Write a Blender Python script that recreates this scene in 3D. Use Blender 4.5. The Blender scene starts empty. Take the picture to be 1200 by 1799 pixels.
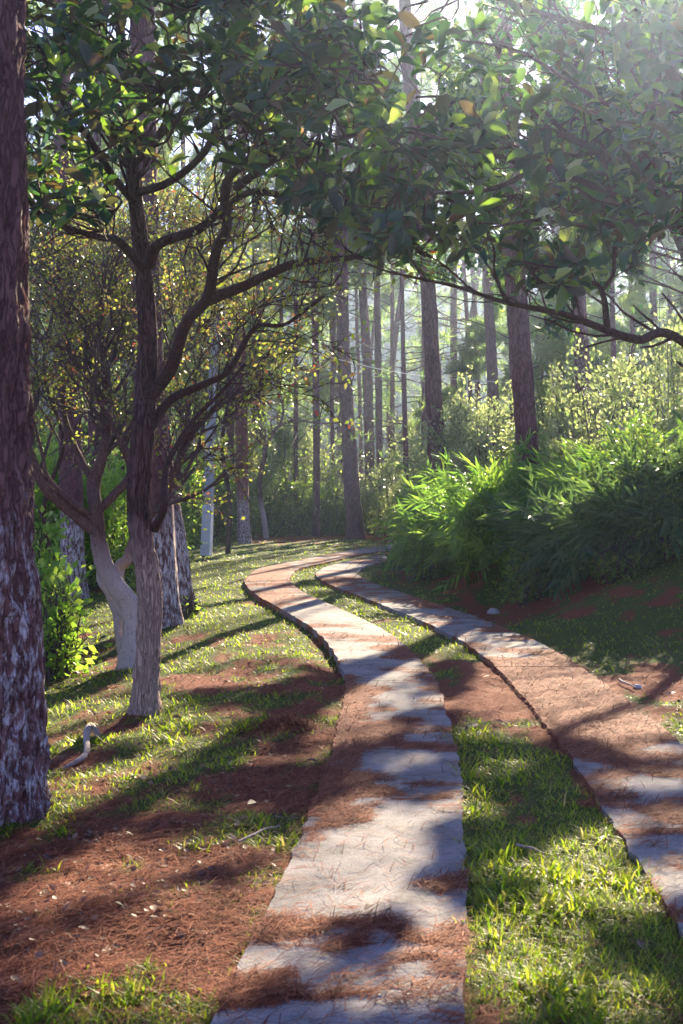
import bpy, math
import numpy as np
from mathutils import Vector, noise as mnoise

# ------------------------------------------------------------------ camera, sky, sun, exposure
C = bpy.context.scene.collection
sc = bpy.context.scene
CAM_H = 1.6
PITCH = math.radians(1.13)
FPX = 2498.0
cam_d = bpy.data.cameras.new('camera'); cam = bpy.data.objects.new('camera', cam_d); C.objects.link(cam)
cam.location = (0, 0, CAM_H); cam.rotation_euler = (math.pi/2 - PITCH, 0, 0)
cam_d.sensor_fit = 'VERTICAL'; cam_d.sensor_height = 36; cam_d.lens = 50
cam_d.clip_start = 0.1; cam_d.clip_end = 3000
cam_d.dof.use_dof = True; cam_d.dof.focus_distance = 15.0; cam_d.dof.aperture_fstop = 7.0
sc.camera = cam
sc.render.engine = 'CYCLES'
sc.cycles.max_bounces = 7; sc.cycles.diffuse_bounces = 3; sc.cycles.glossy_bounces = 2
sc.cycles.transmission_bounces = 4; sc.cycles.transparent_max_bounces = 8; sc.cycles.volume_bounces = 0
sc.cycles.sample_clamp_indirect = 4.0; sc.cycles.sample_clamp_direct = 12.0

SUN_EL, SUN_AZ = math.radians(23.5), math.radians(14.5)       # azimuth to the right of straight ahead (+Y)
SD = np.array([math.sin(SUN_AZ)*math.cos(SUN_EL), math.cos(SUN_AZ)*math.cos(SUN_EL), math.sin(SUN_EL)])
world = bpy.data.worlds.new('World'); sc.world = world; world.use_nodes = True
wn = world.node_tree.nodes; wl = world.node_tree.links
bg = wn['Background']; bg.inputs['Strength'].default_value = 0.050
sky = wn.new('ShaderNodeTexSky'); sky.sky_type = 'NISHITA'; sky.sun_disc = False
sky.sun_elevation = SUN_EL; sky.sun_rotation = SUN_AZ; sky.air_density = 1.0; sky.dust_density = 0.4; sky.ozone_density = 3.0
tint = wn.new('ShaderNodeMix'); tint.data_type = 'RGBA'; tint.blend_type = 'MULTIPLY'; tint.inputs[0].default_value = 1; tint.inputs[7].default_value = (1.10, .93, 1.32, 1)
wl.new(sky.outputs[0], tint.inputs[6]); wl.new(tint.outputs[2], bg.inputs[0])
sun_d = bpy.data.lights.new('sun', 'SUN'); sun = bpy.data.objects.new('sun', sun_d); C.objects.link(sun)
sun_d.energy = 5.0; sun_d.angle = math.radians(0.53); sun_d.color = (1.0, 0.84, 0.60)
sun.rotation_euler = Vector((-SD[0], -SD[1], -SD[2])).to_track_quat('-Z', 'Y').to_euler()
sun.location = (8, 30, 20)
sc.view_settings.view_transform = 'Standard'; sc.view_settings.look = 'None'
sc.view_settings.exposure = 2.35; sc.view_settings.gamma = 1.0; sc.view_settings.use_curve_mapping = False
HAZE = 0.0011

R = np.random.default_rng(7)

# ------------------------------------------------------------------ view geometry helpers
FW = np.array([0, math.cos(PITCH), -math.sin(PITCH)]); UP = np.array([0, math.sin(PITCH), math.cos(PITCH)])
def ray(px, py): return FW + (px-600)/FPX*np.array([1, 0, 0.]) - (py-899.5)/FPX*UP
def at(px, py, d):
    r = ray(px, py); p = r*(d/r[1]); p[2] += CAM_H; return p
def to_px(x, y, z):
    dz = z-CAM_H; f = y*FW[1]+dz*FW[2]; u = y*UP[1]+dz*UP[2]
    f = np.where(f < .3, .3, f)
    return 600+FPX*x/f, 899.5-FPX*u/f
def sstep(a, b, x):
    t = np.clip((x-a)/(b-a), 0, 1); return t*t*(3-2*t)

# value noise, vectorised
_T = np.random.default_rng(3).random((256, 256))
def vn(x, y):
    x = np.asarray(x, float); y = np.asarray(y, float)
    xi = np.floor(x).astype(int); yi = np.floor(y).astype(int); fx = x-xi; fy = y-yi
    fx = fx*fx*(3-2*fx); fy = fy*fy*(3-2*fy)
    a = _T[xi % 256, yi % 256]; b = _T[(xi+1) % 256, yi % 256]; c = _T[xi % 256, (yi+1) % 256]; d = _T[(xi+1) % 256, (yi+1) % 256]
    return a*(1-fx)*(1-fy)+b*fx*(1-fy)+c*(1-fx)*fy+d*fx*fy
def fbm(x, y, o=4):
    s = 0; a = .5; n = 0
    for k in range(o):
        s = s+a*vn(x*2**k+17*k, y*2**k+31*k); n += a; a *= .5
    return s/n

# ------------------------------------------------------------------ the two concrete tracks
LW, RW = 0.37, 0.37
LY = np.array([-3, 1.5, 4.2, 6.15, 8, 11.3, 13.5, 15.4, 17.5, 20, 22, 23.5, 26.5, 29, 31.5, 35.7, 39, 43, 50])
LX = np.array([-.45, -.25, 0, .17, .30, .41, .30, .10, -.28, -.80, -1.10, -1.25, -1.22, -.65, -.1, 1.1, 2.4, 4.4, 8.5])
RY = np.array([-3, 1.5, 4.5, 5.8, 7.4, 8.7, 12.3, 14.3, 16.7, 18.5, 20.5, 22.8, 25, 27.6, 30.7, 34.5, 38, 42, 50])
RX = np.array([1.2, 1.4, 1.56, 1.61, 1.67, 1.72, 1.72, 1.60, 1.27, .93, .55, .10, -.12, .10, .90, 2.5, 4.2, 6.4, 11.5])
def smooth_line(ys, xs):
    yy = np.linspace(ys[0], ys[-1], 1061); xx = np.interp(yy, ys, xs)
    k = np.ones(31)/31; xp = np.pad(xx, 15, mode='edge'); return yy, np.convolve(xp, k, 'valid')
_ly, _lx = smooth_line(LY, LX); _ry, _rx = smooth_line(RY, RX)
def lc(y): return np.interp(y, _ly, _lx)
def rc(y): return np.interp(y, _ry, _rx)
def dl(x, y): return np.abs(x-lc(y))-LW          # <0 on the left track
def dr(x, y): return np.abs(x-rc(y))-RW
def ground_z(x, y):
    x = np.asarray(x, float); y = np.asarray(y, float)
    le = lc(y)-LW; re = rc(y)+RW
    z = -0.30*sstep(0.1, 3.2, le-x)*(1-.9*sstep(19, 29, y))
    z = z+(1.0*sstep(.5, 3.2, x-re)+.06*np.clip(x-re-3, 0, 20))*sstep(9.5, 17, y)*(1-.6*sstep(26, 34, y))
    z = z+.22*np.exp(-(((x-2.75)/.75)**2+((y-15.6)/1.6)**2))
    z = z-.10*np.exp(-(((x-2.1)/.5)**2+((y-17)/2.0)**2))
    z = z-.05*sstep(12, 16, y)*(1-sstep(24, 28, y))*sstep(0., .18, le-x)*(1-sstep(.3, 1.2, le-x))
    z = z+(fbm(x*1.3+3, y*1.3)-.5)*.09+(fbm(x*6, y*6, 3)-.5)*.05
    for bx_, by_, br_, bh_ in ((-1.75, 7.3, .42, .07), (-1.47, 10.75, .30, .06), (-1.9, 13.2, .35, .06), (-2.06, 16.6, .45, .08), (-2.05, 18.4, .45, .08), (-4.1, 22, .5, .08), (2.75, 21, .5, .08)): z = z+bh_*np.exp(-((x-bx_)**2+(y-by_)**2)/br_**2)
    z = z-1.6*sstep(47, 75, y)-.02*np.clip(y-75, 0, 1e4)*0
    near = np.minimum(dl(x, y), dr(x, y))
    k = sstep(0.0, .35, near)
    zf = -0.012-.02*sstep(10, 13, y)+(fbm(x*5, y*5, 3)-.5)*.03*sstep(-.02, .05, near)
    # left outer side drops a little more so the slab edge shows
    zf = zf-.045*(x < le)*sstep(11, 13, y)*(1-sstep(22, 26, y))
    z = z*k+zf*(1-k)
    return z
def hit(px, py):
    r = ray(px, py); t = -CAM_H/r[2] if r[2] < -1e-4 else 45.
    for _ in range(60):
        p = r*t; h = CAM_H+p[2]-float(ground_z(p[0], p[1])); t = t+h/max(.03, -r[2])*.5
    p = r*t; return np.array([p[0], p[1], CAM_H+p[2]])

# ------------------------------------------------------------------ where the sun reaches the ground through the canopy (gaps in the crowns)
LIT = [(400,985,180,10),(330,1060,120,16),(480,1130,110,10),(200,1110,140,12),(250,1150,120,9),(150,1560,160,10),(60,1510,80,8),(300,1650,140,9),(180,1740,150,9),(380,1480,110,8),(250,1420,160,9),(480,1560,70,9),(350,1200,150,8),(480,1330,90,8),(380,1030,120,12),(430,1110,170,18),(500,1075,60,20),(140,1100,120,10),(60,1600,120,10),(330,1600,120,8),(160,1480,140,7),(310,1510,120,7),(400,1700,120,10),(440,1003,190,20),(350,985,60,10),(500,968,110,10),(600,955,90,6),(430,1092,140,24),(470,1112,90,14),(150,1068,70,16),(590,1078,110,12),
 (560,1056,80,8),(640,1118,90,10),(650,1147,95,8),(690,1180,80,6),(700,1215,70,9),(720,1243,60,10),(680,1060,70,8),(760,1092,90,10),(830,1118,70,8),(880,1140,60,7),
 (780,1145,80,10),(770,1110,50,10),(1000,1108,130,18),(1130,1090,90,16),(930,1150,90,9),(1100,1150,90,12),(1180,1180,60,12),(1000,1240,80,8),(820,1235,80,10),(300,1255,190,12),(330,1290,170,12),(200,1385,130,14),(250,1345,120,12),(110,1180,60,10),(170,1230,80,10),(420,1185,130,6),
 (600,1312,60,6),(740,1290,60,5),(860,1350,90,8),(720,1342,80,6),(720,1440,90,11),(640,1475,90,7),(630,1522,110,8),(640,1575,130,5),(840,1425,70,8),
 (1120,1385,90,14),(1130,1330,70,6),(1150,1450,80,12),(1160,1560,70,26),(1040,1480,70,12),(960,1530,130,16),(1050,1570,90,10),
 (780,1650,70,18),(900,1650,110,24),(960,1700,150,20),(870,1760,90,20),(1050,1750,150,34),(1000,1610,160,12),(560,1628,100,6),(720,1605,70,5),(560,1700,80,7),(650,1775,170,12),
 (110,1590,120,14),(60,1540,90,8),(250,1700,220,14),(480,1640,80,16),(430,1600,60,12),(230,1530,80,8),(240,1480,60,5),(350,1765,200,20),(120,1690,120,10),(430,1420,110,7),(60,1440,90,6),(100,1770,90,14)]
LITA = np.array(LIT, float)
LITB = [(860, 850, 90, 60), (960, 880, 70, 40), (1130, 860, 90, 40), (790, 880, 40, 40)]; LITC = [(1080, 720, 130, 90), (1180, 700, 60, 90), (850, 700, 60, 60), (1000, 640, 70, 60)]
def litmask(P, dil=0.0):
    """0..1: how much a point P (N,3), projected along the sun onto the ground, falls where the photo has sun"""
    g = P-SD[None]*((P[:, 2]-0.0)/SD[2])[:, None]
    re_ = rc(g[:, 1])+RW; zb_ = 1.0*sstep(.5, 3.2, g[:, 0]-re_)*sstep(9.5, 17, g[:, 1])-.25*sstep(.1, 3.2, lc(g[:, 1])-LW-g[:, 0]); g = P-SD[None]*((P[:, 2]-zb_)/SD[2])[:, None]
    px, py = to_px(g[:, 0], g[:, 1], g[:, 2])
    ok = (g[:, 1] > 3.0) & (g[:, 1] < 45)
    m = np.zeros(len(P))
    for (cx, cy, rx, ry) in LITA:
        D_ = np.clip(g[:, 1], 3, 60); ax = rx+dil*FPX/D_; ay = ry*.95+dil*2.2*FPX*1.6/D_**2
        d = ((px-cx)/ax)**2+((py-cy)/ay)**2
        m = np.maximum(m, 1-sstep(.55, 1.35, d))
    m = np.where(ok, m, 0.0)
    q = P-SD[None]*((P[:, 1]-8.8)/SD[1])[:, None]; m = np.maximum(m, sstep(.44, .54, fbm(q[:, 0]*2.3+11, q[:, 2]*2.3, 2))*(P[:, 1] > 10.5)*(q[:, 2] > 2.4)*(q[:, 2] < 5.5))
    for zz, lst in ((1.2, LITB), (2.4, LITC)):
        g = P-SD[None]*((P[:, 2]-zz)/SD[2])[:, None]; px, py = to_px(g[:, 0], g[:, 1], g[:, 2]); ok = (g[:, 1] > 14) & (g[:, 1] < 24) & (P[:, 2] > 4.5)
        for (cx, cy, rx, ry) in lst:
            d = ((px-cx)/rx)**2+((py-cy)/ry)**2; m = np.maximum(m, (1-sstep(.6, 1.4, d))*ok)
    return m

SHAFTS = [(at(1000, 430, 15.0), .34), (at(1100, 360, 14.5), .20)]
def shaft(P):
    """distance from the two straight gaps in the crowns that let the sunbeams through, in gap radii"""
    m = np.full(len(P), 99.)
    for p0, r in SHAFTS:
        v = P-p0; d = np.linalg.norm(v-(v@SD)[:, None]*SD, axis=1); m = np.minimum(m, d/r)
    return m
# ------------------------------------------------------------------ mesh helpers
def norm(v): return v/np.maximum(np.linalg.norm(v, axis=-1, keepdims=True), 1e-9)
class Geo:
    """collects vertices and faces in world space"""
    def __init__(s): s.V = []; s.F = []; s.A = {}; s.n = 0
    def add(s, V, F, **att):
        V = np.asarray(V, np.float64); n = len(V)
        s.V.append(V)
        for f in (F if isinstance(F, list) else [F]): s.F.append(np.asarray(f)+s.n)
        for k in set(list(att)+list(s.A)):
            s.A.setdefault(k, [np.zeros(s.n)] if s.n else [])
            a = att.get(k, 0.0); s.A[k].append(np.broadcast_to(np.asarray(a, float), (n,)))
        s.n += n
    def mesh(s, name, mat, origin=(0, 0, 0), smooth=True):
        me = bpy.data.meshes.new(name)
        if not s.n: return me
        V = np.concatenate(s.V)-np.asarray(origin, float)
        sizes = np.concatenate([np.full(len(f), f.shape[1]) for f in s.F if len(f)]); idx = np.concatenate([f.ravel() for f in s.F if len(f)])
        me.vertices.add(len(V)); me.vertices.foreach_set('co', V.astype(np.float32).ravel())
        me.loops.add(len(idx)); me.loops.foreach_set('vertex_index', idx.astype(np.int32))
        me.polygons.add(len(sizes)); st = np.zeros(len(sizes), np.int32); st[1:] = np.cumsum(sizes)[:-1]
        me.polygons.foreach_set('loop_start', st)
        me.polygons.foreach_set('use_smooth', np.full(len(sizes), smooth))
        for k, l in s.A.items():
            a = me.attributes.new(k, 'FLOAT', 'POINT'); a.data.foreach_set('value', np.concatenate(l).astype(np.float32))
        me.update(calc_edges=True)
        me.materials.append(mat)
        return me
    def obj(s, name, mat, parent=None, smooth=True):
        org = np.array(parent.location) if parent else np.zeros(3)
        if parent and parent.parent: org = org+np.array(parent.parent.location)
        o = bpy.data.objects.new(name, s.mesh(name, mat, org, smooth)); C.objects.link(o)
        if parent: o.parent = parent
        return o
def tag(o, label=None, cat=None, group=None, kind=None):
    if label: o['label'] = label
    if cat: o['category'] = cat
    if group: o['group'] = group
    if kind: o['kind'] = kind
    return o
def thing(name, loc, label, cat, group=None, kind=None):
    o = bpy.data.objects.new(name, None); C.objects.link(o); o.location = tuple(float(v) for v in loc); o.empty_display_size = .2
    return tag(o, label, cat, group, kind)
def frames(D, N=None):
    """rows of matrices whose y axis is D, z near N"""
    D = norm(D)
    if N is None: N = np.tile([0, 0, 1.], (len(D), 1))
    N = N+R.normal(0, .001, D.shape)
    X = norm(np.cross(D, N)); Z = np.cross(X, D)
    return np.stack([X, D, Z], axis=2)           # columns
def scatter(g, tV, tF, P, M, S, rnd=None, **kw):
    """copies of a template, its y axis along the frame"""
    n = len(P)
    if n == 0: return
    S = np.asarray(S, float)
    if S.ndim == 1: S = S[:, None]
    V = np.einsum('nij,nkj->nki', M, tV[None]*S[:, None, :] if S.shape[1] == 3 else tV[None]*S[:, None, :])+P[:, None, :]
    k = len(tV); off = (np.arange(n)*k)[:, None, None]
    F = [(np.asarray(f)[None]+off).reshape(-1, np.asarray(f).shape[1]) for f in tF]
    if rnd is None: rnd = R.random(n)
    g.add(V.reshape(-1, 3), F, rnd=np.repeat(rnd, k), **kw)
def tubes(g, P, Rad, sides=5, cap=False, **att):
    sides = min(sides, 5) if len(np.shape(P)) == 3 and len(P) > 20 else sides
    """P (N,K,3), Rad (N,K)"""
    P = np.asarray(P, float); Rad = np.asarray(Rad, float)
    if P.ndim == 2: P = P[None]; Rad = Rad[None]
    N, K, _ = P.shape
    if N == 0: return
    T = np.gradient(P, axis=1); T = norm(T)
    m = norm(P[:, -1]-P[:, 0]); ref = np.where(np.abs(m[:, 2:3]) > .8, np.array([[1., 0, 0]]), np.array([[0, 0, 1.]]))
    X = norm(np.cross(T, ref[:, None, :])); Y = np.cross(T, X)
    a = np.arange(sides)*2*np.pi/sides
    V = P[:, :, None, :]+Rad[:, :, None, None]*(np.cos(a)[None, None, :, None]*X[:, :, None, :]+np.sin(a)[None, None, :, None]*Y[:, :, None, :])
    base = (np.arange(N)*K*sides)[:, None, None]+(np.arange(K-1)*sides)[None, :, None]
    i = np.arange(sides)[None, None, :]; j = (np.arange(sides)+1)[None, None, :] % sides
    F = np.stack([base+i, base+j, base+sides+j, base+sides+i], axis=-1).reshape(-1, 4)
    rnd = np.repeat(R.random(N), K*sides)
    g.add(V.reshape(-1, 3), F, rnd=rnd, **att)
def resample(pts, rad, n):
    pts = np.asarray(pts, float); rad = np.asarray(rad, float)
    s = np.concatenate([[0], np.cumsum(np.linalg.norm(np.diff(pts, axis=0), axis=1))]); t = np.linspace(0, s[-1], n)
    # Catmull-Rom through the points
    out = []; rr = np.interp(t, s, rad)
    P = np.vstack([2*pts[0]-pts[1], pts, 2*pts[-1]-pts[-2]])
    for u in t:
        k = min(max(np.searchsorted(s, u)-1, 0), len(s)-2); f = (u-s[k])/max(s[k+1]-s[k], 1e-9)
        a, b, c, d = P[k], P[k+1], P[k+2], P[k+3]
        out.append(.5*((2*b)+(c-a)*f+(2*a-5*b+4*c-d)*f*f+(3*b-a-3*c+d)*f**3))
    return np.array(out), rr
def sprout(P, Rad, n, length, spread, up=0.15, k=5, tmin=.25, wig=.10, ratio=.55, bias=None):
    """n child branches from parents P (N,K,3)"""
    N, K, _ = P.shape
    w = np.linalg.norm(P[:, -1]-P[:, 0], axis=1); w = w/w.sum()
    i = R.choice(N, n, p=w); t = (tmin+(1-tmin)*R.random(n)**.85)*(K-1.001); a = t.astype(int); f = (t-a)[:, None]
    p0 = P[i, a]*(1-f)+P[i, a+1]*f; r0 = (Rad[i, a]*(1-f[:, 0])+Rad[i, a+1]*f[:, 0])*ratio
    d = norm(P[i, a+1]-P[i, a]); rd = R.normal(0, 1, (n, 3)); rd = norm(rd-(rd*d).sum(1)[:, None]*d)
    ang = spread*(.6+.6*R.random(n))
    dd = d*np.cos(ang)[:, None]+rd*np.sin(ang)[:, None]; dd[:, 2] += up
    if bias is not None: dd = dd+bias
    dd = norm(dd); L = length*(.5+.8*R.random(n))*(1-.35*t/K)
    out = np.zeros((n, k, 3)); out[:, 0] = p0; cur = dd
    for q in range(1, k):
        out[:, q] = out[:, q-1]+cur*(L/(k-1))[:, None]; cur = norm(cur+R.normal(0, wig*2, (n, 3))+np.array([0, 0, up*.25]))
    return out, np.clip(r0, .0015, None)[:, None]*np.linspace(1, .45, k)[None]

# ------------------------------------------------------------------ materials
def mat(name):
    m = bpy.data.materials.new(name); m.use_nodes = True; n = m.node_tree.nodes; l = m.node_tree.links
    return m, n, l, n['Principled BSDF'], n['Material Output']
def ramp(n, stops):
    r = n.new('ShaderNodeValToRGB'); e = r.color_ramp.elements
    e[0].position = stops[0][0]; e[0].color = (*stops[0][1], 1)
    e[1].position = stops[-1][0]; e[1].color = (*stops[-1][1], 1)
    for p, c in stops[1:-1]:
        x = e.new(p); x.color = (*c, 1)
    return r
def rndfac(n, l):
    a = n.new('ShaderNodeAttribute'); a.attribute_name = 'rnd'; o = n.new('ShaderNodeObjectInfo')
    s = n.new('ShaderNodeMath'); s.operation = 'ADD'; l.new(a.outputs['Fac'], s.inputs[0]); l.new(o.outputs['Random'], s.inputs[1])
    f = n.new('ShaderNodeMath'); f.operation = 'FRACT'; l.new(s.outputs[0], f.inputs[0]); return f.outputs[0]
def noise(n, l, scale, detail=4, rough=.6, vec=None, dist=0.0):
    t = n.new('ShaderNodeTexNoise'); t.inputs['Scale'].default_value = scale; t.inputs['Detail'].default_value = detail
    t.inputs['Roughness'].default_value = rough; t.inputs['Distortion'].default_value = dist
    if vec is not None: l.new(vec, t.inputs['Vector'])
    return t
def mix(n, l, fac, a, b):
    m = n.new('ShaderNodeMix'); m.data_type = 'RGBA'
    for s, v in ((m.inputs[0], fac), (m.inputs[6], a), (m.inputs[7], b)):
        if hasattr(v, 'links') or hasattr(v, 'is_linked'): l.new(v, s)
        else: s.default_value = v if not isinstance(v, tuple) else (*v, 1)
    return m.outputs[2]
def leaf_mat(name, stops, tstops=None, trans=.45, rough=.45, spec=.5):
    m, n, l, p, o = mat(name); f = rndfac(n, l)
    r = ramp(n, stops); l.new(f, r.inputs[0])
    g = n.new('ShaderNodeNewGeometry'); nz = noise(n, l, 14, 2, .5)
    hv = n.new('ShaderNodeHueSaturation'); hv.inputs['Value'].default_value = 1
    mr = n.new('ShaderNodeMapRange'); mr.inputs[3].default_value = .7; mr.inputs[4].default_value = 1.3
    tc = n.new('ShaderNodeTexCoord'); l.new(tc.outputs['Object'], nz.inputs['Vector'])
    l.new(nz.outputs[0], mr.inputs[0]); l.new(mr.outputs[0], hv.inputs['Value']); l.new(r.outputs[0], hv.inputs['Color'])
    l.new(hv.outputs[0], p.inputs['Base Color'])
    p.inputs['Roughness'].default_value = rough; p.inputs['Specular IOR Level'].default_value = spec
    t = n.new('ShaderNodeBsdfTranslucent'); r2 = ramp(n, tstops or [(s, tuple(min(1, c*2.2) for c in col)) for s, col in stops]); l.new(f, r2.inputs[0])
    l.new(r2.outputs[0], t.inputs['Color'])
    ms = n.new('ShaderNodeMixShader'); ms.inputs[0].default_value = trans
    l.new(p.outputs[0], ms.inputs[1]); l.new(t.outputs[0], ms.inputs[2]); l.new(ms.outputs[0], o.inputs['Surface'])
    return m
def bark_mat(name, c1, c2, scale=1.0, white=None, whitecol=(.55, .52, .50), amount=.5, bump=.6, streak=6.0, moss=0.0):
    """white = (height, softness): lime wash on the lower trunk, flaking by noise"""
    m, n, l, p, o = mat(name)
    tc = n.new('ShaderNodeTexCoord'); mp = n.new('ShaderNodeMapping'); mp.inputs['Scale'].default_value = (scale, scale, scale/streak*1.6)
    l.new(tc.outputs['Object'], mp.inputs['Vector'])
    v = n.new('ShaderNodeTexVoronoi'); v.feature = 'DISTANCE_TO_EDGE'; v.inputs['Scale'].default_value = 26
    wn_ = noise(n, l, 12, 3, .6, mp.outputs[0]); ad = n.new('ShaderNodeVectorMath'); ad.operation = 'MULTIPLY_ADD'
    ad.inputs[1].default_value = (.22, .22, .22); l.new(wn_.outputs['Color'], ad.inputs[0]); l.new(mp.outputs[0], ad.inputs[2]); l.new(ad.outputs[0], v.inputs['Vector'])
    n1 = noise(n, l, 30, 5, .7, mp.outputs[0]); n2 = noise(n, l, 3, 3, .6, tc.outputs['Object'])
    cr = ramp(n, [(.25, c1), (.75, c2)]); l.new(n1.outputs[0], cr.inputs[0])
    vr = n.new('ShaderNodeMapRange'); vr.inputs[1].default_value = 0; vr.inputs[2].default_value = .18; l.new(v.outputs['Distance'], vr.inputs[0])
    dark = tuple(c*.55 for c in c1)
    col = mix(n, l, vr.outputs[0], dark, cr.outputs[0])
    red = mix(n, l, n2.outputs[0], col, mix(n, l, .5, col, (c2[0]*1.15, c2[1]*.8, c2[2]*.75)))
    col = red
    if white:
        sx = n.new('ShaderNodeSeparateXYZ'); l.new(tc.outputs['Object'], sx.inputs[0])
        hr = n.new('ShaderNodeMapRange'); hr.inputs[1].default_value = white[0]+white[1]; hr.inputs[2].default_value = white[0]-white[1]
        l.new(sx.outputs['Z'], hr.inputs[0])
        mp2 = n.new('ShaderNodeMapping'); mp2.inputs['Scale'].default_value = (1, 1, .33); l.new(tc.outputs['Object'], mp2.inputs['Vector'])
        wn2 = noise(n, l, 46*scale, 6, .72, mp2.outputs[0]); wr = n.new('ShaderNodeMapRange')
        wr.inputs[1].default_value = 1-amount-.04; wr.inputs[2].default_value = 1-amount+.10; l.new(wn2.outputs[0], wr.inputs[0])
        mu = n.new('ShaderNodeMath'); mu.operation = 'MULTIPLY'; l.new(hr.outputs[0], mu.inputs[0]); l.new(wr.outputs[0], mu.inputs[1])
        col = mix(n, l, mu.outputs[0], col, whitecol)
    l.new(col, p.inputs['Base Color']); p.inputs['Roughness'].default_value = .85; p.inputs['Specular IOR Level'].default_value = .25
    b = n.new('ShaderNodeBump'); b.inputs['Strength'].default_value = bump; b.inputs['Distance'].default_value = .012
    sm = n.new('ShaderNodeMath'); sm.operation = 'ADD'; l.new(vr.outputs[0], sm.inputs[0]); l.new(n1.outputs[0], sm.inputs[1]); l.new(sm.outputs[0], b.inputs['Height'])
    l.new(b.outputs[0], p.inputs['Normal'])
    return m
def plain(name, c1, c2, scale=20, rough=.85, bump=.3, dist=.01):
    m, n, l, p, o = mat(name); tc = n.new('ShaderNodeTexCoord'); t = noise(n, l, scale, 6, .65, tc.outputs['Object'])
    r = ramp(n, [(.3, c1), (.7, c2)]); l.new(t.outputs[0], r.inputs[0]); l.new(r.outputs[0], p.inputs['Base Color'])
    p.inputs['Roughness'].default_value = rough
    b = n.new('ShaderNodeBump'); b.inputs['Strength'].default_value = bump; b.inputs['Distance'].default_value = dist
    l.new(t.outputs[0], b.inputs['Height']); l.new(b.outputs[0], p.inputs['Normal']); return m
NEEDLE1, NEEDLE2, NEEDLE3 = (.060, .018, .014), (.23, .062, .028), (.42, .17, .085)
def ground_mat():
    m, n, l, p, o = mat('soil_and_turf'); tc = n.new('ShaderNodeTexCoord')
    a = n.new('ShaderNodeAttribute'); a.attribute_name = 'grass'
    n1 = noise(n, l, 9, 8, .7, tc.outputs['Object']); n2 = noise(n, l, 60, 4, .7, tc.outputs['Object']); n3 = noise(n, l, 1.3, 4, .6, tc.outputs['Object'])
    li = ramp(n, [(.3, NEEDLE1), (.52, NEEDLE2), (.72, (.26, .12, .07))]); l.new(n2.outputs[0], li.inputs[0])
    gr = ramp(n, [(.3, (.028, .045, .008)), (.55, (.07, .10, .012)), (.75, (.16, .13, .04))]); l.new(n2.outputs[0], gr.inputs[0])
    s = n.new('ShaderNodeMath'); s.operation = 'ADD'; l.new(a.outputs['Fac'], s.inputs[0])
    mr = n.new('ShaderNodeMapRange'); mr.inputs[3].default_value = -.5; mr.inputs[4].default_value = .5; l.new(n1.outputs[0], mr.inputs[0]); l.new(mr.outputs[0], s.inputs[1])
    st = n.new('ShaderNodeMapRange'); st.inputs[1].default_value = .38; st.inputs[2].default_value = .62; l.new(s.outputs[0], st.inputs[0])
    c = mix(n, l, st.outputs[0], li.outputs[0], gr.outputs[0])
    l.new(c, p.inputs['Base Color']); p.inputs['Roughness'].default_value = .95; p.inputs['Specular IOR Level'].default_value = .15
    b = n.new('ShaderNodeBump'); b.inputs['Strength'].default_value = .8; b.inputs['Distance'].default_value = .03
    l.new(n2.outputs[0], b.inputs['Height']); l.new(b.outputs[0], p.inputs['Normal']); return m
def slab_mat():
    m, n, l, p, o = mat('weathered_concrete'); tc = n.new('ShaderNodeTexCoord')
    a = n.new('ShaderNodeAttribute'); a.attribute_name = 'litter'
    n1 = noise(n, l, 3.2, 9, .75, tc.outputs['Object']); n2 = noise(n, l, 90, 4, .7, tc.outputs['Object'])
    mp = n.new('ShaderNodeMapping'); mp.inputs['Scale'].default_value = (5, 12, 5); l.new(tc.outputs['Object'], mp.inputs[0])
    n3 = noise(n, l, 1.0, 9, .72, mp.outputs[0], .6)
    co = ramp(n, [(.28, (.085, .075, .068)), (.45, (.20, .18, .17)), (.70, (.33, .295, .28))]); l.new(n1.outputs[0], co.inputs[0])
    co2 = mix(n, l, .35, co.outputs[0], (0, 0, 0)); cm = n.new('ShaderNodeMix'); cm.data_type = 'RGBA'; cm.blend_type = 'OVERLAY'; cm.inputs[0].default_value = .6
    l.new(co.outputs[0], cm.inputs[6]); l.new(n2.outputs[0], cm.inputs[7])
    li = ramp(n, [(.3, NEEDLE1), (.5, NEEDLE2), (.72, (.27, .12, .07))]); l.new(n2.outputs[0], li.inputs[0])
    s = n.new('ShaderNodeMath'); s.operation = 'ADD'; l.new(a.outputs['Fac'], s.inputs[0])
    mr = n.new('ShaderNodeMapRange'); mr.inputs[1].default_value = .2; mr.inputs[2].default_value = .8; mr.inputs[3].default_value = -.5; mr.inputs[4].default_value = .5; l.new(n3.outputs[0], mr.inputs[0]); l.new(mr.outputs[0], s.inputs[1])
    mp4 = n.new('ShaderNodeMapping'); mp4.inputs['Scale'].default_value = (40, 110, 40); l.new(tc.outputs['Object'], mp4.inputs[0]); n4 = noise(n, l, 1.0, 4, .7, mp4.outputs[0])
    f4 = n.new('ShaderNodeMath'); f4.operation = 'MULTIPLY_ADD'; f4.inputs[1].default_value = .55; l.new(n4.outputs[0], f4.inputs[0]); l.new(s.outputs[0], f4.inputs[2])
    st = n.new('ShaderNodeMapRange'); st.inputs[1].default_value = .68; st.inputs[2].default_value = .84; l.new(f4.outputs[0], st.inputs[0])
    c = mix(n, l, st.outputs[0], cm.outputs[2], li.outputs[0]); l.new(c, p.inputs['Base Color']); p.inputs['Roughness'].default_value = .9
    p.inputs['Specular IOR Level'].default_value = .25
    b = n.new('ShaderNodeBump'); b.inputs['Strength'].default_value = .5; b.inputs['Distance'].default_value = .012
    ad = n.new('ShaderNodeMath'); ad.operation = 'ADD'; l.new(st.outputs[0], ad.inputs[0]); l.new(n2.outputs[0], ad.inputs[1]); l.new(ad.outputs[0], b.inputs['Height']); l.new(b.outputs[0], p.inputs['Normal'])
    return m
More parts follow.
